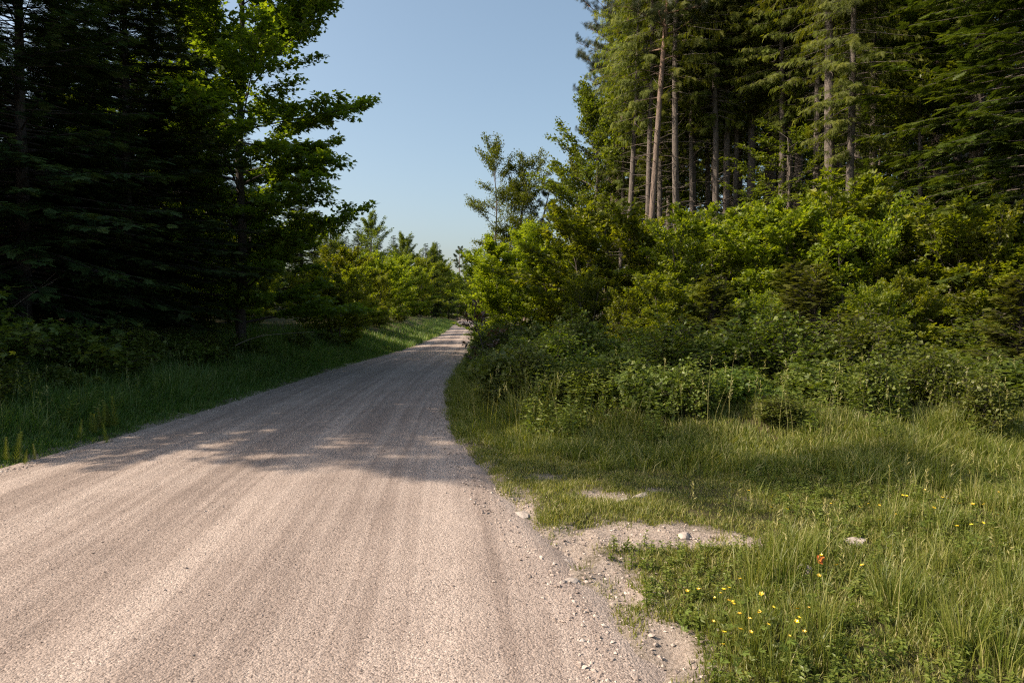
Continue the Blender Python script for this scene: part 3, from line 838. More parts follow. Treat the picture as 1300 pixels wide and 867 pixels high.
for q in range(2):
    K['beech%d' % q] = broadleaf('beech_tree', 230 + q, 10.5, 2.7, 1.6, 54, 10, 60, .15, RHOMB, M_BEECH, M_BARKGREY, .14, (.3, 0), oval, .5, .08, .9, .1)
K['lonebeech'] = broadleaf('lone_beech', 235, 10.9, 2.2, 4.2, 26, 9, 90, .12, RHOMB, M_BEECH, M_BARKGREY, .10, (.6, 0), lambda t: math.sin(math.pi * (.2 + .7 * t)) ** .6, .5, .05, .8, .12, 3)
K['shadebeech'] = broadleaf('shade_beech', 233, 14, 1.6, 9.4, 30, 9, 60, .15, RHOMB, M_BEECH, M_BARKGREY, .10, (0, -5.2), oval, .5, .08, .9, .1)  # unseen shadow caster: high crown and lean shaped for the shadow it throws
K['round'] = broadleaf('round_broadleaf', 239, 7.5, 3.0, .6, 44, 9, 45, .2, RHOMB, M_BRIGHT, M_BARKGREY, .1, (0, 0), oval, .5, .08, .8, .12)
K['farbeech'] = broadleaf('far_broadleaf', 240, 12, 4.2, .8, 44, 9, 22, .40, RHOMB, M_BEECH, M_BARKGREY, .18, (0, 0), oval, .6, .08, .8, .2)
K['layerbeech'] = broadleaf('layered_beech', 241, 7.5, 2.8, 1.2, 30, 9, 60, .13, RHOMB, M_BEECH, M_BARKGREY, .09, (0, 0), oval, .28, .1, .35, .05)
K['sapling'] = broadleaf('copper_sapling', 242, 1.5, .5, .2, 12, 4, 40, .09, RHOMB, M_COPPER, M_BARKDARK, .012, (-.35, 0), oval, .6, .1, .8, .03)
for q in range(3):
    K['bramble%d' % q] = bramble('bramble_bush', 250 + q, 1.05, (.95, .85, 1.15)[q], (46, 40, 52)[q], (.085, .095, .07)[q], (M_BRAMBLE, M_BRAMBLE, M_BEECH)[q], (TRIF, TRIF, RHOMB)[q], (0, 0, .25)[q])
K['herb'] = bramble('leafy_bush', 260, .8, 1.1, 34, .075, M_WEED, RHOMB, .5)

PART = {'bramble': ('stems', 'foliage'), 'herb': ('stems', 'foliage')}
USED = {}


def plant(kind, name, x, y, label, cat, group=None, s=1.0, sz=None, rot=0.0, tilt=(0, 0), z=None):
    """an Empty at the foot of the plant with its wood and its leaves as two parts"""
    pn = PART.get(kind.rstrip('0123456789'), ('trunk', 'crown'))
    if kind not in USED:
        root = bpy.data.objects.new(name, None); COL.objects.link(root)
        a, b = link(pn[0], K[kind][0], root), link(pn[1], K[kind][1], root)
        USED[kind] = (root, a, b)
    else:
        r0, a0, b0 = USED[kind]
        root = r0.copy(); root.name = name; COL.objects.link(root)
        for c0 in (a0, b0):
            c = c0.copy(); COL.objects.link(c); c.parent = root
    root.location = (x, y, gz(x, y) if z is None else z)
    root.scale = (s, s, sz if sz else s)
    root.rotation_euler = (math.radians(tilt[0]), math.radians(tilt[1]), rot)
    root.empty_display_size = .3
    root['label'] = label; root['category'] = cat
    if group: root['group'] = group
    elif 'group' in root: del root['group']
    return root


def plant_px(kind, name, px, d, label, cat, group=None, **k):
    return plant(kind, name, at(px, d), d, label, cat, group, **k)


rp = np.random.default_rng(77)
rr = lambda: float(rp.uniform(0, TAU))

# ---------------------------------------------------------------- left side: dark firs
G = 'dark firs along the left of the road'
for kind, x, y, s, sz, lab in [
    ('fir0', -9.0, 12.6, 1.05, .88, 'dark fir nearest the camera, behind the left grass bank'),
    ('fir1', -8.6, 15.4, 1.12, .84, 'second dark fir along the left bank, pale trunk foot showing above the grass'),
    ('fir2', -10.8, 22.6, 1.0, 1.3, 'dark fir standing behind the big maple'),
    ('fir2', -10.7, 8.3, .95, 1.15, 'dark fir out of view past the left border, added to shade the road'),  # unseen, added so its shadow sets the near edge of the road shade
    ('fir0', -11.0, 10.7, .95, 1.1, 'dark fir left of the nearest fir, mostly out of view, added to fill the road shade'),  # added beyond the border to close a lit gap in the road shade
    ('fir1', -13.4, 14.2, 1.05, 1.1, 'dark fir in the second row at the left border of the photo'),
    ('fir2', -13.6, 24.0, 1.0, 1.0, 'dark fir in the second row behind the nearest fir'),
    ('fir0', -16.5, 26.0, 1.0, 1.1, 'dark fir in the second row behind the pale trunk foot'),
    ('fir0', -17.5, 18.5, 1.2, 1.25, 'sun touched fir top in the upper left corner'),
    ('fir2', -19.5, 26.0, 1.0, .9, 'dark fir deep in the left wood, third row'),
    ('fir2', -16.4, 11.6, 1.1, 1.1, 'dark fir in the third row behind the bramble mound'),
    ('fir0', -16.8, 15.4, 1.1, 1.1, 'dark fir in the third row behind the two nearest firs'),
    ('fir1', -13.2, 20.4, 1.0, .85, 'lower dark fir left of the big maple in the second row'),
    ('fir1', -13.6, 30.0, 1.1, 1.25, 'dark fir filling the gap behind the big maple'),
    ('fir1', -17.5, 37.0, .8, .7, 'dark fir behind the leaning maple, farther along the left wood')]:
    plant(kind, 'dark_fir', x, y, lab, 'fir tree', G, s=s, sz=sz, rot=rr())
q = 0
for x0 in (-21, -27, -32, -38):
    y0 = 10 + float(rp.uniform(0, 2))
    while y0 < (22 if x0 == -21 else 75):
        plant(('fir0', 'fir1', 'fir2')[q % 3], 'forest_fir', x0 + float(rp.uniform(-1.5, 1.5)), y0, 'dark fir deep in the left wood behind the firs of the bank', 'fir tree', 'firs deep in the left wood', s=1.15, sz=(1.1 if x0 == -21 else .85) + .3 * float(rp.random()), rot=rr()); q += 1
        y0 += float(rp.uniform(3.6, 5.2))
q = 0
for x0, y0, s0 in [(-10.6, 12.5, .55), (-11.5, 14.5, .6), (-10.5, 16.8, .5), (-12.2, 17.5, .7), (-9.8, 18.2, .5), (-14.5, 12.5, .7), (-15, 16.5, .8), (-11.8, 10.4, .55), (-9.6, 21, .6), (-12, 21.5, 1.0), (-11, 25, .9), (-13.5, 27, 1.0), (-12.5, 30, .9), (-15.5, 33, 1.1), (-14, 35.5, .9), (-17, 39, 1.3), (-16, 43, 1.2), (-19, 36, 1.3), (-20, 45, 1.5), (-19, 50, 1.5), (-10.5, 28, .6), (-9.6, 24, .6), (-22, 55, 1.6), (-19, 62, 1.7), (-25, 68, 1.9)]:
    plant(('hazel', 'maple1', 'hazel', 'mid1')[q % 4], 'understorey_bush', x0, y0, 'shaded bush in the dark understorey among and beyond the left firs', 'bush', 'understorey of the left wood', s=s0, rot=rr()); q += 1
plant('shadebeech', 'beech_tree', -15.0, 8.1, 'unseen bare stemmed beech leaning past the left border, added to shade the track mouth', 'beech tree')  # out of view, added only for its slanting shadow across road and grass
plant('bigmaple', 'maple_tree', -7.3, 18.4, 'big green maple reaching out over the left of the road against the sky', 'maple tree', s=1, rot=0.0)

# left side beyond the firs
plant_px('maple0', 'young_maple', 428, 26.5, 'sunlit young maple on the left verge past the dark firs', 'maple tree', s=.78, rot=1.0)
for px, d, s, kind, lab in [
    (392, 30, .7, 'hazel', 'shaded hazel bush between the dark firs and the sunlit young maple'),
    (446, 31, .72, 'hazel', 'low hazel bush with reddish twigs right of the sunlit young maple'),
    (462, 37, .9, 'maple1', 'round maple bush on the left verge where the road narrows'),
    (428, 38, 1.05, 'maple0', 'tall yellow green maple bush rising behind the sunlit young maple'),
    (488, 55, 1.25, 'maple0', 'bright maple bush overhanging the left verge before the far bend'),
    (478, 46, 1.0, 'hazel', 'hazel bush below the spruce tops on the left of the road'),
    (514, 78, 1.6, 'maple1', 'rounded bush close to the far left road edge'),
    (532, 110, 2.1, 'maple0', 'last bright bush on the left before the road vanishes')]:
    plant_px(kind, {'hazel': 'hazel_bush', 'maple': 'maple_bush', 'hornbe': 'hornbeam'}.get(kind.rstrip('01').replace('hornbeam', 'hornbe'), 'bush'), px, d, lab, 'bush', 'bushes along the left verge', s=s, rot=rr())
for px, d, top, kind, lab in [
    (400, 80, 276, 'mid0', 'spruce top just right of the big maple branches'),
    (424, 92, 290, 'mid1', 'dark spruce left of the pointed pale spruce top'),
    (456, 100, 284, 'mid0', 'pointed spruce with a pale spread top, tallest in the left gap'),
    (480, 112, 298, 'mid1', 'narrow dark spruce right of the tallest pointed spruce'),
    (500, 125, 300, 'mid0', 'dark spruce in the middle of the left tree line'),
    (520, 135, 304, 'mid1', 'spruce with a ragged top in the left tree line'),
    (541, 148, 310, 'mid0', 'spruce with two close tips in the left tree line'),
    (556, 158, 308, 'mid1', 'last tall spruce of the left tree line before the sky gap'),
    (468, 105, 306, 'mid1', 'low dark spruce between the pointed spruce and the narrow one'),
    (490, 95, 316, 'mid0', 'low dark spruce before the middle of the left tree line'),
    (510, 118, 314, 'mid1', 'low spruce tip right of the middle of the left tree line'),
    (531, 125, 322, 'mid0', 'low spruce tip left of the two close tips'),
    (549, 135, 318, 'mid1', 'low spruce tip right of the two close tips'),
    (440, 84, 300, 'mid1', 'dark spruce just left of the tallest pointed spruce'),
    (569, 175, 336, 'mid0', 'short spruce at the right end of the left tree line')]:
    x = at(px, d); H = 1.6 + (HORIZON - top) / F * d - gz(x, d)
    plant(kind, 'spruce', x, d, lab, 'spruce tree', 'spruces in the left tree line', s=H / 8 * .95, sz=H / 8, rot=rr())
for px, d, s, kind, lab in [
    (470, 84, 1.15, 'beech0', 'broadleaf tree filling the gap between pointed spruces on the left'),
    (513, 108, 1.2, 'beech1', 'broadleaf tree below the ragged spruce top'),
    (548, 140, 1.35, 'beech0', 'broadleaf tree beside the far end of the left verge'),
    (476, 72, .85, 'round', 'round bright broadleaf tree left of the middle of the left tree line'),
    (505, 92, 1.05, 'round', 'round bright broadleaf tree under the middle of the left tree line'),
    (534, 118, 1.3, 'round', 'round bright broadleaf tree above the far left verge'),
    (560, 150, 1.5, 'round', 'last round broadleaf tree before the road vanishes'),
    (417, 60, .78, 'beech1', 'shaded broadleaf tree behind the sunlit young maple')]:
    plant_px(kind, 'broadleaf_tree', px, d, lab, 'tree', 'broadleaf trees on the left', s=s, rot=rr())
q = 0
for px in range(380, 580, 17):                                   # wood behind the first line, only crowns show between
    plant_px(('mid0', 'mid1', 'beech0')[q % 3], 'background_tree', px + float(rp.uniform(-5, 5)), 120 + 30 * (q % 3) + (px - 380) * .3, 'far tree seen only in gaps of the left tree line', 'tree', 'far trees behind the left tree line', s=1.6 + .3 * float(rp.random()), rot=rr()); q += 1
# end of the road
q = 0
for px in range(548, 668, 11):
    d = 205 + float(rp.uniform(-12, 22))
    plant_px('farbeech', 'far_broadleaf_tree', px, d, 'far round tree in the green wall where the road vanishes', 'tree', 'far trees at the end of the road', s=1.0 + .25 * float(rp.random()), rot=rr()); q += 1
for px in range(330, 760, 14):
    plant_px('farbeech', 'far_broadleaf_tree', px, 285 + float(rp.uniform(-14, 14)), 'far round tree in the wood closing the view behind the road end', 'tree', 'far trees closing the view', s=1.15 + .3 * float(rp.random()), rot=rr())
plant_px('farpine', 'lone_pine', 583.5, 228, 'lone far pine on a bare thin trunk above the end of the road', 'pine tree', s=1.42)

# ---------------------------------------------------------------- right side: shrubs at the forest edge
plant_px('hornbeam', 'hornbeam', 648, 27, 'tall yellow green hornbeam beside the road bend', 'hornbeam', s=1.3, sz=.84, rot=.6)
plant_px('hornbeam', 'hornbeam', 620, 31, 'slim hornbeam overhanging the road just left of the tall one', 'hornbeam', s=.85, sz=.75, rot=2.4)
plant_px('hornbeam', 'hornbeam', 690, 26, 'lower hornbeam just right of the tall yellow green one', 'hornbeam', s=1.15, sz=.78, rot=4.0)
plant_px('sapling', 'copper_sapling', 620, 15.6, 'small dark reddish sapling leaning over the road edge', 'sapling', rot=0)
for px, d, s, kind, lab in [
    (768, 22.5, 1.25, 'maple0', 'large bright maple shrub with dark trunk gap, in front of the pines'),
    (718, 23.5, .95, 'maple1', 'maple shrub between the hornbeams and the large bright maple shrub'),
    (742, 19.5, .7, 'hazel', 'low hazel bush at the foot of the large bright maple shrub'),
    (842, 20.5, 1.0, 'maple1', 'maple shrub at the foot of the tallest leaning pine trunk'),
    (882, 18, 1.0, 'hazel', 'hazel shrub right of the leaning pine trunk'),
    (925, 20, 1.08, 'maple0', 'maple shrub under the pair of bare spruce trunks'),
    (975, 18, 1.0, 'maple1', 'yellow green maple shrub left of the thick grey trunk'),
    (1022, 18, 1.12, 'maple0', 'tallest yellow green maple shrub, at the foot of the thick grey trunk'),
    (1080, 16.5, 1.0, 'hazel', 'hazel shrub in front of the slim pale trunk'),
    (1128, 17, .92, 'maple1', 'dense maple shrub right of the slim pale trunk'),
    (1182, 16, .88, 'maple0', 'dark green maple shrub below the reddish trunk'),
    (1240, 15.5, .9, 'hazel', 'shaded hazel shrub under the layered fir'),
    (1285, 15, .8, 'maple1', 'shaded maple shrub at the right border of the photo'),
    (800, 15, .5, 'hazel', 'small hazel bush in front of the dark trunk gap'),
    (850, 14.5, .55, 'maple0', 'small bright maple sapling cluster above the brambles'),
    (960, 14, .48, 'hazel', 'small hazel bush between the two young spruces'),
    (1110, 13, .5, 'hazel', 'small orange tinted hazel bush right of the wide young spruce'),
    (1175, 13, .5, 'maple1', 'small maple bush above the brambles near the right border')]:
    plant_px(kind, {'h': 'hazel_shrub', 'm': 'maple_shrub'}[kind[0]], px, d, lab, 'shrub', 'shrubs at the edge of the right wood', s=s, rot=rr())
for px, d, s, lab in [
    (905, 13.6, .95, 'young spruce left of the wide dark one, half hidden in brambles'),
    (1035, 12.2, .98, 'wide young spruce with yellow tips standing in the brambles'),
    (1297, 10.2, .85, 'young spruce cut by the right border of the photo'),
    (1010, 14.5, 1.05, 'young spruce close behind the wide one with yellow tips')]:
    plant_px('young', 'young_spruce', px, d, lab, 'young spruce', 'young spruces on the right', s=s, sz=s * .95, rot=rr())

# right far
plant_px('lonebeech', 'beech_tree', 638, 42, 'tall beech standing alone against the sky above the road bend', 'beech tree', s=.95, sz=1.12, rot=.3)
plant_px('leanpine', 'leaning_pine', 664, 43, 'thin pine leaning right beside the lone tall beech', 'pine tree', s=1.0, sz=.97, rot=0)
plant_px('beech1', 'beech_tree', 752, 31, 'beech at the left corner of the right wood, below the pines', 'beech tree', s=1.05, rot=1.0)
plant_px('beech0', 'beech_tree', 738, 35, 'beech whose twigs reach farthest left from the right wood', 'beech tree', s=.86, rot=2.2)
plant_px('beech1', 'beech_tree', 700, 48, 'low beech crown between the lone tall beech and the right wood', 'beech tree', s=.55, rot=3.2)
plant_px('beech0', 'beech_tree', 665, 62, 'beech half hidden behind the tall hornbeam', 'beech tree', s=.6, rot=1.9)
# tall trees, trunks placed on the trunks of the photo
for px, d, kind, s, tilt, lab in [
    (776, 33, 'pine0', 1.0, 1.0, 'tall pine at the left corner of the right wood, open tufted crown'),
    (768, 38, 'pine0', .95, 1.5, 'pine behind the left corner of the right wood, crown against the sky'),
    (817, 25, 'slimpine', 1.0, 2.4, 'tall pine with a long bare trunk leaning slightly right'),
    (806, 36, 'tall1', .8, 0, 'thin spruce between the corner pine and the leaning bare trunk'),
    (845, 34, 'tall0', .95, 0, 'dark spruce trunk just right of the leaning bare trunk'),
    (876, 28, 'pole', .9, .4, 'slim spruce right of the leaning bare trunk'),
    (917, 27, 'pole', 1.0, .5, 'left one of the pair of bare spruce trunks'),
    (949, 27, 'tall1', 1.0, .8, 'right one of the pair of bare spruce trunks, grey bark'),
    (966, 29, 'pine0', 1.0, .6, 'reddish pine trunk close beside the grey spruce trunk pair'),
    (1053, 21, 'tall1', 1.0, 1.3, 'thick grey spruce trunk rising from the tallest maple shrub'),
    (1076, 20, 'tall2', .72, .3, 'slim pale spruce trunk close right of the thick grey one'),
    (1142, 24, 'tall0', 1.02, .2, 'spruce in shade between the pale trunk and the reddish trunk'),
    (1184, 22, 'pine1', 1.05, .2, 'thick reddish pine trunk in the right part of the wood'),
    (1235, 19.5, 'layered', 1.0, 0, 'fir with flat layered branches near the right border'),
    (1320, 16, 'layered', .95, 0, 'fir at the right border with a dark trunk edge in view'),
    (786, 30, 'tall2', .62, 1.2, 'slender spruce pole beside the corner pine'),
    (833, 29, 'pole', .9, .8, 'slender dark spruce pole right of the leaning bare trunk'),
    (857, 31, 'tall0', .75, .3, 'slender spruce pole left of the slim spruce'),
    (897, 30, 'pole', .9, -.4, 'slender spruce pole left of the pair of bare trunks'),
    (935, 31, 'pole', .9, .5, 'slender spruce pole standing between the pair of bare trunks'),
    (990, 25, 'tall1', .8, .6, 'slender spruce pole right of the reddish trunk by the pair'),
    (1030, 24, 'pole', .9, .4, 'slender spruce pole left of the thick grey trunk'),
    (1103, 22, 'pole', .9, -.3, 'slender spruce pole between the pale trunk and the shaded spruce'),
    (1163, 23, 'pole', .9, .2, 'slender spruce pole left of the thick reddish trunk'),
    (1206, 21, 'pole', .9, .3, 'slender spruce pole right of the thick reddish trunk'),
    (1262, 19, 'tall1', .8, .2, 'slender spruce pole behind the layered fir'),
    (1010, 26, 'tall2', 1.0, 0, 'spruce with hanging twigs left of the thick grey trunk')]:
    nm = 'tall_spruce' if kind == 'pole' else {'s': 'tall_pine', 'p': 'tall_pine', 't': 'tall_spruce', 'l': 'layered_fir'}[kind[0]]
    plant_px(kind, nm, px, d, lab, nm.split('_')[1] + ' tree', 'tall trees at the edge of the right wood', s=s, rot=rr() if kind[0] not in 'ps' else 0, tilt=(0, tilt))
for q in range(11):
    px = 792 + 30 * q + float(rp.uniform(-8, 8)); d = float(rp.uniform(22.5, 28.5))
    plant_px('pole', 'spruce_pole', px, d, 'slim bare spruce pole among the larger trunks of the right wood', 'spruce tree', 'slim spruce poles of the right wood', s=float(rp.uniform(.75, 1.1)), sz=float(rp.uniform(.92, 1.1)), rot=rr(), tilt=(0, float(rp.normal(0, 1.2))))
# understorey and deep wood
for px, d, kind, s, lab in [
    (830, 31, 'layerbeech', 1.0, 'understorey beech between the leaning trunk and the dark trunk'),
    (900, 32, 'layerbeech', .9, 'understorey beech behind the pair of bare trunks'),
    (1000, 24, 'layerbeech', .95, 'understorey beech left of the thick grey trunk'),
    (1110, 23, 'layerbeech', 1.0, 'understorey beech right of the slim pale trunk'),
    (1165, 20, 'layerbeech', 1.0, 'understorey beech with flat sprays left of the reddish trunk'),
    (1215, 23, 'layerbeech', 1.1, 'understorey beech right of the reddish trunk'),
    (806, 36, 'layerbeech', 1.0, 'understorey beech behind the leaning bare trunk'),
    (865, 38, 'layerbeech', 1.1, 'understorey beech behind the slim spruce'),
    (940, 35, 'layerbeech', 1.3, 'understorey beech far behind the pair of bare trunks'),
    (1040, 30, 'layerbeech', 1.15, 'understorey beech behind the thick grey trunk'),
    (1280, 20, 'layerbeech', 1.0, 'understorey beech under the layered fir')]:
    plant_px(kind, 'understorey_beech', px, d, lab, 'beech tree', 'young beeches under the right wood', s=s, rot=rr())
q = 0
for d0 in (31, 38, 47, 58):
    px = {31: 830, 38: 800, 47: 775, 58: 765}[d0]
    while px < 1420:
        d = d0 + float(rp.uniform(-2.5, 2.5))
        plant_px(('tall0', 'tall1', 'tall2', 'beech1')[q % 4], 'forest_tree', px, d, 'tall dark tree deep in the right wood behind the edge trees', 'tree', 'trees deep in the right wood', s=.9 + .2 * float(rp.random()), rot=rr())
        q += 1; px += float(rp.uniform(2.1, 3.4)) / d * F
# ---------------------------------------------------------------- brambles and leafy bushes
G = 'bushes on the right bank'
for px, d, s, kind, lab in [
    (618, 16.2, .7, 'bramble0', 'low bramble bush right at the road edge by the bend, in shade'),
    (650, 12.8, .75, 'herb', 'shaded leafy bush at the tip of the right bank nearest the road'),
    (655, 13.5, .95, 'bramble1', 'shaded bramble bush behind the tip of the right bank'),
    (645, 17.5, .9, 'bramble2', 'bramble bush under the tall hornbeam'),
    (690, 16.0, 1.0, 'bramble0', 'bramble bush under the lower hornbeam'),
    (700, 11.6, .85, 'bramble2', 'shaded bramble bush above the grass fringe, first from the road'),
    (738, 13.2, 1.0, 'herb', 'tall leafy bush in front of the low hazel bush'),
    (765, 11.0, .9, 'bramble1', 'bramble bush half in shade left of the sunlit brambles'),
    (800, 12.6, 1.0, 'bramble0', 'bramble bush below the dark trunk gap'),
    (790, 9.6, .8, 'herb', 'leafy bush standing out at the front of the right bank'),
    (850, 10.6, .95, 'bramble2', 'bramble bush left of the pale sunlit bramble slope'),
    (858, 12.6, 1.0, 'bramble1', 'bramble bush in front of the bright maple sapling cluster'),
    (880, 8.3, .55, 'herb', 'leafy green bush low in the middle of the grass fringe'),
    (915, 11.2, 1.05, 'bramble0', 'pale sunlit bramble bush below the left young spruce'),
    (930, 9.0, .65, 'bramble1', 'bramble bush in the front row, middle of the right bank'),
    (975, 10.6, 1.05, 'bramble2', 'pale sunlit bramble bush left of the wide young spruce'),
    (990, 7.9, .5, 'herb', 'dark leafy bush with weeds, front of the bank'),
    (1030, 10.4, .9, 'bramble0', 'bramble bush at the foot of the wide young spruce'),
    (1040, 9.1, .75, 'bramble1', 'bramble bush in the front row below the wide young spruce'),
    (1090, 10.6, 1.05, 'bramble2', 'bramble bush right of the wide young spruce'),
    (1112, 8.2, .6, 'herb', 'leafy bush in front of the right hand brambles'),
    (1140, 9.8, 1.05, 'bramble0', 'bright green bramble mound in the right part of the bank'),
    (1170, 11.6, 1.05, 'bramble1', 'bramble bush below the dark green maple shrub'),
    (1180, 9.0, .7, 'bramble2', 'bramble bush in the front row near the right border'),
    (1225, 10.2, 1.05, 'bramble0', 'bramble mound left of the young spruce at the right border'),
    (1250, 7.9, .6, 'herb', 'leafy bush at the right border before the meadow'),
    (1285, 9.2, 1.0, 'bramble1', 'last bramble bush at the right border'),
    (1240, 12.5, 1.1, 'bramble2', 'bramble bush behind the right border brambles, in shade'),
    (1010, 12.8, 1.0, 'bramble1', 'bramble bush between the young spruces'),
    (1095, 12.8, 1.0, 'bramble0', 'bramble bush under the orange tinted hazel bush'),
    (628, 12.6, .6, 'bramble1', 'low shaded bramble at the road edge, spilling onto the bend'),
    (640, 11.2, .55, 'bramble2', 'low shaded bramble at the road edge just before the bend'),
    (655, 10.2, .6, 'bramble0', 'shaded bramble at the nearest foot of the right bank'),
    (612, 18, .7, 'herb', 'leafy bush on the road edge halfway round the bend'),
    (632, 14.6, .7, 'bramble2', 'shaded bramble above the road edge, second from the bend'),
    (655, 10.8, .8, 'bramble1', 'shaded bramble in the dark hollow of the right bank'),
    (672, 9.7, .62, 'herb', 'small leafy bush at the near end of the dark bank'),
    (735, 9.4, .7, 'bramble2', 'bramble low in the grass fringe left of the standing out leafy bush'),
    (830, 8.6, .6, 'bramble0', 'small bramble low in the grass fringe left of the leafy green bush'),
    (630, 20, .9, 'herb', 'leafy bush beside the small reddish sapling')]:
    plant_px(kind, {'b': 'bramble_bush', 'h': 'leafy_bush'}[kind[0]], px, d, lab, 'bush', G, s=s, sz=s * float(rp.uniform(.55, 1.3)), rot=rr())
G = 'bushes on the left bank'
for x, y, s, kind, lab in [
    (-7.7, 9.3, 1.25, 'bramble0', 'large bramble mound at the left border on top of the bank'),
    (-8.6, 10.3, 1.45, 'bramble1', 'bramble mound behind the left border mound'),
    (-6.9, 8.7, .7, 'bramble2', 'small bramble bush in the grass below the left border mound'),
    (-7.3, 11.3, 1.1, 'bramble1', 'bramble bush in front of the nearest dark fir'),
    (-8.8, 8.8, 1.2, 'bramble2', 'tall leafy bramble at the left border, behind the grass bank edge'),
    (-6.8, 10.2, .6, 'bramble1', 'low bramble halfway down the left bank'),
    (-7.0, 14.6, .85, 'bramble0', 'bramble on the left bank in front of the second fir'),
    (-6.8, 12.0, .6, 'herb', 'leafy weed bush in the grass of the left bank'),
    (-7.2, 13.0, .9, 'herb', 'leafy bush near the pale trunk foot of the second fir'),
    (-7.0, 15.6, .7, 'bramble2', 'low bramble bush at the foot of the firs'),
    (-7.2, 18.2, .7, 'bramble0', 'low bramble bush under the fir by the big maple'),
    (-6.9, 22.0, .8, 'herb', 'pale flowering bush on the verge under the big maple'),
    (-6.8, 25.0, .8, 'bramble1', 'bush at the foot of the sunlit young maple'),
    (-7.6, 33, .8, 'herb', 'leafy bush on the sunlit left verge'),
    (-8.4, 42, 1.1, 'bramble2', 'rounded bush on the left verge halfway to the bend'),
    (-9.6, 58, 1.3, 'herb', 'far leafy bush on the left verge')]:
    plant(kind, {'b': 'bramble_bush', 'h': 'leafy_bush'}[kind[0]], x, y, lab, 'bush', G, s=s, sz=s * .92, rot=rr())


# ---------------------------------------------------------------- small things
def ground_px(px, row):
    """point of the ground under a photo pixel (flat parts only)"""
    dy = (row - CY) / F
    fwd = math.cos(PITCH) - dy * math.sin(PITCH); dn = math.sin(PITCH) + dy * math.cos(PITCH)
    y = CAMH / dn * fwd
    for _ in range(6):
        x = (px - CX) / F * (CAMH - 0) / dn
        y = (CAMH - gz((px - CX) / F * y, y)) / dn * fwd
    return (px - CX) / F * (y / fwd), y


def rock(name, x, y, size, label, seed, mt=None, flat=.6):
    r = np.random.default_rng(seed)
    th, ph = np.meshgrid(np.linspace(0, TAU, 13)[:-1], np.linspace(.05, math.pi - .05, 8))
    v = np.stack([np.cos(th) * np.sin(ph), np.sin(th) * np.sin(ph), np.cos(ph)], -1).reshape(-1, 3)
    for _ in range(9):
        nrm = norm(r.normal(0, 1, 3)); dd = r.uniform(.55, .85); k = v @ nrm; v = v - np.where(k > dd, k - dd, 0)[:, None] * nrm
    v = v * A_(size) + r.normal(0, .02 * min(size), v.shape); v[:, 2] *= flat
    i, j = np.meshgrid(np.arange(12), np.arange(7))
    f = np.stack([j * 12 + i, j * 12 + (i + 1) % 12, (j + 1) * 12 + (i + 1) % 12, (j + 1) * 12 + i], -1).reshape(-1, 4)[:, ::-1]
    b = MB(); b.add(v, [f, A_([list(range(12))]), A_([list(range(84, 96))[::-1]])], .5)
    o = link(name, b.mesh(name, mt or M_ROCK)); o.location = (x, y, gz(x, y) + size[2] * flat * .25); o.rotation_euler = (0, 0, r.uniform(0, 6))
    o['label'] = label; o['category'] = 'rock'
    return o


for (px, row), size, lab, sd in [
    ((1021, 727), (.075, .055, .075), 'grey stone in the meadow grass beside the orange leaf', 1),
    ((812, 632), (.16, .06, .06), 'pale flat rock edging the grassy track mouth', 2),
    ((788, 638), (.12, .05, .045), 'low dark streaked rock left of the pale flat rock', 3),
    ((1085, 690), (.14, .07, .05), 'half buried flat grey stone in the meadow behind the orange leaf', 4),
    ((640, 640), (.10, .07, .04), 'flat sandy stone at the right road edge where the shade ends', 5),
    ((662, 655), (.12, .08, .045), 'larger flat sandy stone on the broken right road edge', 6),
    ((724, 742), (.07, .05, .05), 'angular stone on the crumbling road edge by the grass', 7),
    ((716, 716), (.06, .045, .04), 'small dark cornered stone on the washed out road edge', 8),
    ((868, 682), (.06, .05, .05), 'pale stone on the right end of the bare sand patch', 9)]:
    x, y = ground_px(px, row)
    rock('stone', x, y, size, lab, sd)['group'] = 'stones beside the road'

# orange leaf
x, y = ground_px(1040, 728)
mb = MB()
add_inst(mb, MAPLE, A_([[0, 0, 0], [.01, .0, .012]]), A_([[1, .1, .25], [.6, -.7, .6]]), A_([[-.3, -.8, .6], [-.2, -.7, .7]]), A_([.06, .045]), A_([.05, .04]), A_([.4, .8]))
o = link('fallen_leaf', mb.mesh('fallen_leaf', M_ORANGE)); o.location = (x - .04, y - .05, gz(x, y) + .10)
o['label'] = 'bright orange leaf caught in the grass beside a grey stone'; o['category'] = 'leaf'

# buttercups
mbf, mbs = MB(), MB()
for ring, tilt, ln in ((5, .55, .016), (5, .9, .011)):
    a = np.arange(ring) / ring * TAU + (ring == 5) * tilt
    D = np.stack([np.cos(a), np.sin(a), np.full(ring, tilt)], -1)
    add_inst(mbf, RHOMB, np.zeros((ring, 3)), D, np.stack([-np.cos(a) * tilt, -np.sin(a) * tilt, np.ones(ring)], -1), ln, ln * 1.1, np.linspace(.2, .9, ring))
t = np.linspace(0, 1, 5)
tubes(mbs, np.stack([-.02 * (1 - t) ** 2 - .0 * t, .01 * (1 - t), -.34 + .34 * t], -1), np.full(5, .0016), 4)
a = np.arange(4) * 1.7
add_inst(mbs, TRIF, np.stack([0 * a - .01, 0 * a, -.3 + .05 * np.arange(4)], -1), np.stack([np.cos(a), np.sin(a), .4 + 0 * a], -1), np.tile(UP, (4, 1)), .05, .045, np.full(4, .4))
flower_me, stalk_me = mbf.mesh('flower', M_YELLOW), mbs.mesh('stalk', M_WEED)
proto = None
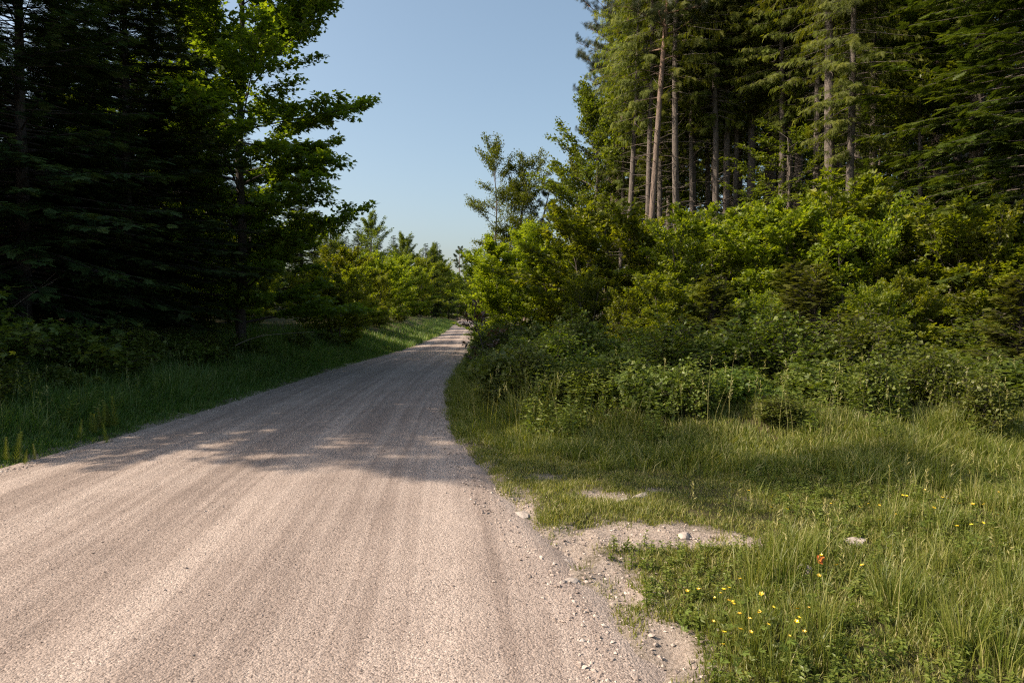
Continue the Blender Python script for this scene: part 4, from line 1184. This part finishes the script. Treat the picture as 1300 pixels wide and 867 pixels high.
spots = [(936, 777), (935, 783), (938, 786), (921, 768), (901, 778), (883, 777), (914, 778), (934, 809), (940, 812), (952, 806), (963, 799), (967, 794), (969, 803), (972, 813), (945, 818), (914, 818), (916, 827), (961, 778),
         (1003, 824), (1007, 831), (992, 831), (1020, 791), (1012, 801), (1024, 815), (904, 835), (958, 836), (878, 754), (903, 754), (939, 760),
         (1041, 738), (1051, 733), (1092, 738), (1060, 727), (1112, 665), (1118, 682), (1128, 668), (1141, 655), (1178, 650), (1192, 657), (1203, 652), (1210, 668), (1225, 663), (1240, 655), (1255, 648), (1268, 660), (1187, 640),
         (1080, 662), (1068, 650), (1100, 648), (1150, 640), (970, 655), (985, 660), (1005, 648), (940, 640), (925, 630), (1232, 682), (1210, 688), (1262, 690)]
for q, (px, row) in enumerate(spots):
    px += float(rp.normal(0, 9))
    x, y = ground_px(px, row + (52 if row > 720 else 22) + float(rp.normal(0, 7)))
    if proto is None:
        root = bpy.data.objects.new('buttercup', None); COL.objects.link(root)
        f0, s0 = link('flower', flower_me, root), link('stalk', stalk_me, root); proto = root
    else:
        root = proto.copy(); COL.objects.link(root)
        for c0 in (f0, s0):
            c = c0.copy(); COL.objects.link(c); c.parent = root
    sc = float(rp.uniform(.5, .95)) * (1.0 if row > 720 else 1.15)
    root.scale = (sc, sc, .8 if row > 720 else .7)
    root.location = (x, y, gz(x, y) + .33 * root.scale[2]); root.rotation_euler = (float(rp.normal(0, .15)) + .25, float(rp.normal(0, .15)), rr())
    root.empty_display_size = .02
    root['label'] = 'small yellow buttercup in the grass near the bottom edge' if row > 720 else 'small yellow buttercup farther back in the sunny meadow'
    root['category'] = 'buttercup'; root['group'] = 'buttercups near the bottom edge' if row > 720 else 'buttercups farther back in the meadow'

# horsetails on the left road edge
mb1, mb2 = MB(), MB()
t = np.linspace(0, 1, 5)
tubes(mb1, np.stack([0 * t, 0 * t, .42 * t], -1), .004 * (1.15 - t), 5)
for lv in range(16):
    zz = .06 + .34 * lv / 15; nb = 9; a = np.arange(nb) / nb * TAU + lv
    ln = .09 * (1 - .75 * lv / 15) + .01
    add_inst(mb2, RHOMB, np.tile(A_([0, 0, zz]), (nb, 1)), np.stack([np.cos(a), np.sin(a), .75 + 0 * a], -1), np.tile(UP, (nb, 1)), ln, .008, np.full(nb, .75))
K['horsetail'] = (mb1.mesh('horsetail_stem', M_WEED), mb2.mesh('horsetail_branches', M_WEED))
PART['horsetail'] = ('stem', 'branches')
for q, (px, row, s) in enumerate([(128, 552, .85), (134, 553, 1.0), (140, 550, .9), (122, 556, .7), (147, 548, 1.15), (137, 557, .8), (131, 547, .9), (117, 551, .75), (100, 560, .7), (18, 585, .9), (24, 583, .8), (8, 588, .7), (30, 586, .6), (45, 578, .5)]):
    x, y = ground_px(px, row + 2)
    grp = 'horsetails in the sunlit clump' if 110 < px else 'horsetails at the left border'
    plant('horsetail', 'horsetail', x, y, 'yellow green horsetail in the sunlit clump on the left road edge' if 110 < px else 'horsetail on the left road edge toward the border of the photo', 'horsetail', grp, s=s, rot=rr(), tilt=(float(rp.normal(0, 5)), float(rp.normal(0, 5))))

# bare dead stalks over the left bank
for (x, y, L, az, el, lab, sd) in [(-7.9, 11.6, 1.5, 2.7, .55, 'thin bare bramble cane arching over the left bank', 1), (-9.0, 12.0, 1.3, .6, .9, 'upright dead stalk above the left border mound', 2), (-6.9, 17.0, 1.2, .2, .5, 'bare dead branch poking out under the firs', 3)]:
    r = np.random.default_rng(sd)
    d = A_([math.cos(az) * math.cos(el), math.sin(az) * math.cos(el), math.sin(el)])
    main = curve(A_([0, 0, -.1]), d, L, 8, (0, 0, -.25)); b = MB()
    tubes(b, main, np.linspace(.011, .004, 8), 5)
    tubes(b, np.stack([curve(main[k], d + r.normal(0, .6, 3), L * .3, 5, (0, 0, -.1)) for k in (3, 4, 5, 6)]), np.tile(np.linspace(.005, .002, 5), (4, 1)), 4)
    o = link('dead_stalk', b.mesh('dead_stalk', M_DEADWOOD)); o.location = (x, y, gz(x, y) + .55); o['label'] = lab; o['category'] = 'dead stalk'

# ------------------------------------------------------------------ light, sky, camera
w = bpy.data.worlds.new('World'); S.world = w; w.use_nodes = True
nt = w.node_tree; bg = nt.nodes['Background']
sky = nt.nodes.new('ShaderNodeTexSky'); sky.sky_type = 'NISHITA'; sky.sun_disc = False
sky.sun_elevation = SUN_EL; sky.sun_rotation = -(math.pi / 2 - SUN_AHEAD)
sky.air_density = 1.0; sky.dust_density = 3.2; sky.ozone_density = .4
hs = nt.nodes.new('ShaderNodeHueSaturation'); hs.inputs['Hue'].default_value = .488; hs.inputs['Saturation'].default_value = .95
nt.links.new(sky.outputs[0], hs.inputs['Color']); nt.links.new(hs.outputs[0], bg.inputs[0]); bg.inputs[1].default_value = .125
sl = bpy.data.lights.new('sun', 'SUN'); sl.energy = 5.0; sl.angle = math.radians(.55); sl.color = (1.0, .84, .66)
so = bpy.data.objects.new('sun', sl); COL.objects.link(so)
tr = Vector((math.cos(SUN_AHEAD) * math.cos(SUN_EL), -math.sin(SUN_AHEAD) * math.cos(SUN_EL), -math.sin(SUN_EL)))
so.rotation_euler = tr.to_track_quat('-Z', 'Y').to_euler(); so.location = (-20, 10, 30)

cd = bpy.data.cameras.new('camera'); cd.sensor_width = 36; cd.lens = F / 1300 * 36; cd.clip_end = 5000; cd.clip_start = .05
co = bpy.data.objects.new('camera', cd); COL.objects.link(co)
co.location = (0, 0, CAMH); co.rotation_euler = (math.pi / 2 - PITCH, 0, 0)
S.camera = co
S.render.engine = 'CYCLES'
S.view_settings.view_transform = 'Standard'; S.view_settings.look = 'None'; S.view_settings.gamma = 1; S.view_settings.exposure = .68
cy = S.cycles
cy.max_bounces = 6; cy.diffuse_bounces = 3; cy.glossy_bounces = 2; cy.transmission_bounces = 4; cy.transparent_max_bounces = 4
cy.filter_width = 1.2; cy.use_denoising = False; cy.use_adaptive_sampling = True; cy.adaptive_threshold = .008
cy.caustics_reflective = cy.caustics_refractive = False
cy.sample_clamp_indirect = 6
